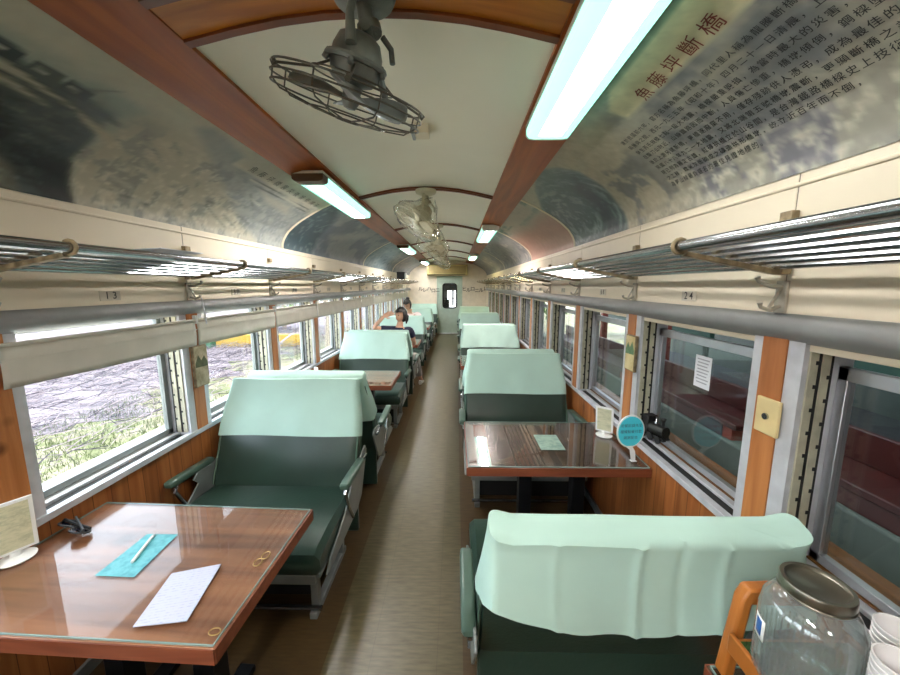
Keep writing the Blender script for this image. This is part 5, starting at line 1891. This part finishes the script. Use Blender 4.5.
# ------------------------------------------------------------------ outside, dark side: a shed with red benches beside the carriage
SHEDG = plain('grey_green_wall', (74, 84, 78), 0.6, var=0.06)
SHEDD = plain('dim_grey', (84, 88, 88), 0.8, var=0.06)
RED = plain('dark_red_lacquer', (58, 17, 13), 0.45, var=0.08)
REDB = plain('red_brown_post', (120, 52, 40), 0.5)
GRB = plain('bottle_green_board', (34, 66, 54), 0.5)
structure('floor_shed', MB().box(1.7, 6.2, -4, 10, -0.35, -0.05), SHEDD)
structure('ceiling_shed', MB().box(1.62, 6.2, -4, 10, 3.2, 3.3), SHEDD)
mb = MB().box(6.1, 6.2, -4, 10, -0.05, 3.2)
mb.box(1.7, 6.1, -4.1, -4.0, -0.05, 3.2)
structure('wall_shed', mb, SHEDG)
structure('plinth_shed', MB().box(2.5, 2.9, -3, 9.5, -0.05, 0.44), SHEDG, bevel=0.02)
t = None
def red_bench(label, y):
    t = thing('red_bench', label, 'bench', (3.0, y, 0.44), 0, 'dark red benches outside the dark windows')
    obj('seat', MB().box(-0.48, -0.12, -0.85, 0.85, 0.10, 0.15), RED, t, bevel=0.01)
    obj('backrest', MB().box(-0.16, -0.12, -0.85, 0.85, 0.15, 0.36), RED, t, bevel=0.01)
    for yy in (-0.75, 0.75):
        obj('leg', MB().box(-0.46, -0.14, yy - 0.05, yy + 0.05, 0.0, 0.10), REDB, t)
    obj('front_board', MB().box(-0.47, -0.45, -0.7, 0.7, 0.0, 0.10), RED, t)
    return t
for i, y in enumerate((-0.2, 1.7, 3.6, 5.5, 7.4)):
    red_bench('dark red bench outside the dark windows, %s along the shed' % nth[i], y)
for i, y in enumerate((0.78, 2.66, 4.56, 6.46)):
    o = obj('shed_post', MB().box(2.92, 3.02, y - 0.05, y + 0.05, -0.05, 3.2), REDB, bevel=0.01)
    tag(o, 'red-brown post of the shed, %s outside the dark windows' % nth[i], 'post', 'shed posts')
for i, (y, z0, z1, m) in enumerate(((3.0, 1.05, 1.75, GRB), (5.2, 1.05, 1.75, GRB), (1.2, 1.1, 1.6, SHEDG), (7.4, 1.0, 1.7, GRB))):
    t = thing('display_board', ('bottle green display board outside the big dark window', 'bottle green display board beyond the second red-brown post', 'pale grey-green display board at the edge of view outside', 'bottle green display board farthest along the shed')[i], 'board', (3.6, y, -0.05))
    obj('panel', MB().box(-0.03, 0.03, -0.6, 0.6, z0, z1), m, t, bevel=0.01)
    for yy in (-0.5, 0.5):
        obj('leg', MB().box(-0.02, 0.02, yy - 0.03, yy + 0.03, 0.0, z0), IRON, t)
mb = MB().box(-0.05, 0.05, -0.6, 0.6, 0, 0.05)
t = thing('shed_fill_lamp', 'white fill lamp added on the shed ceiling outside the dark windows', 'lamp', (4.4, 3.0, 3.15))  # this lamp and its copy are added to light the shed dimly
obj('fill_glow_box', mb, glow('shed_fill_glow', (240, 255, 250), 5), t)
copy_tree(t, (4.4, 7.0, 3.15), 0, 'white fill lamp added on the shed ceiling farther along')
structure('ground_beyond', MB().box(1.7, 60, 10, 70, GZ - 0.2, GZ), GRASSG)
tree('bright green tree beyond the shed outside the dark windows', 4.2, 17.0, 5.0, 1.8, 2600, LEAFA, 0.11)
tree('second green tree beyond the shed', 7.5, 20.0, 6.0, 2.4, 2400, LEAFB, 0.14)
tree('third green tree far beyond the shed', 3.0, 24.0, 6.0, 2.2, 2200, LEAFA, 0.14)
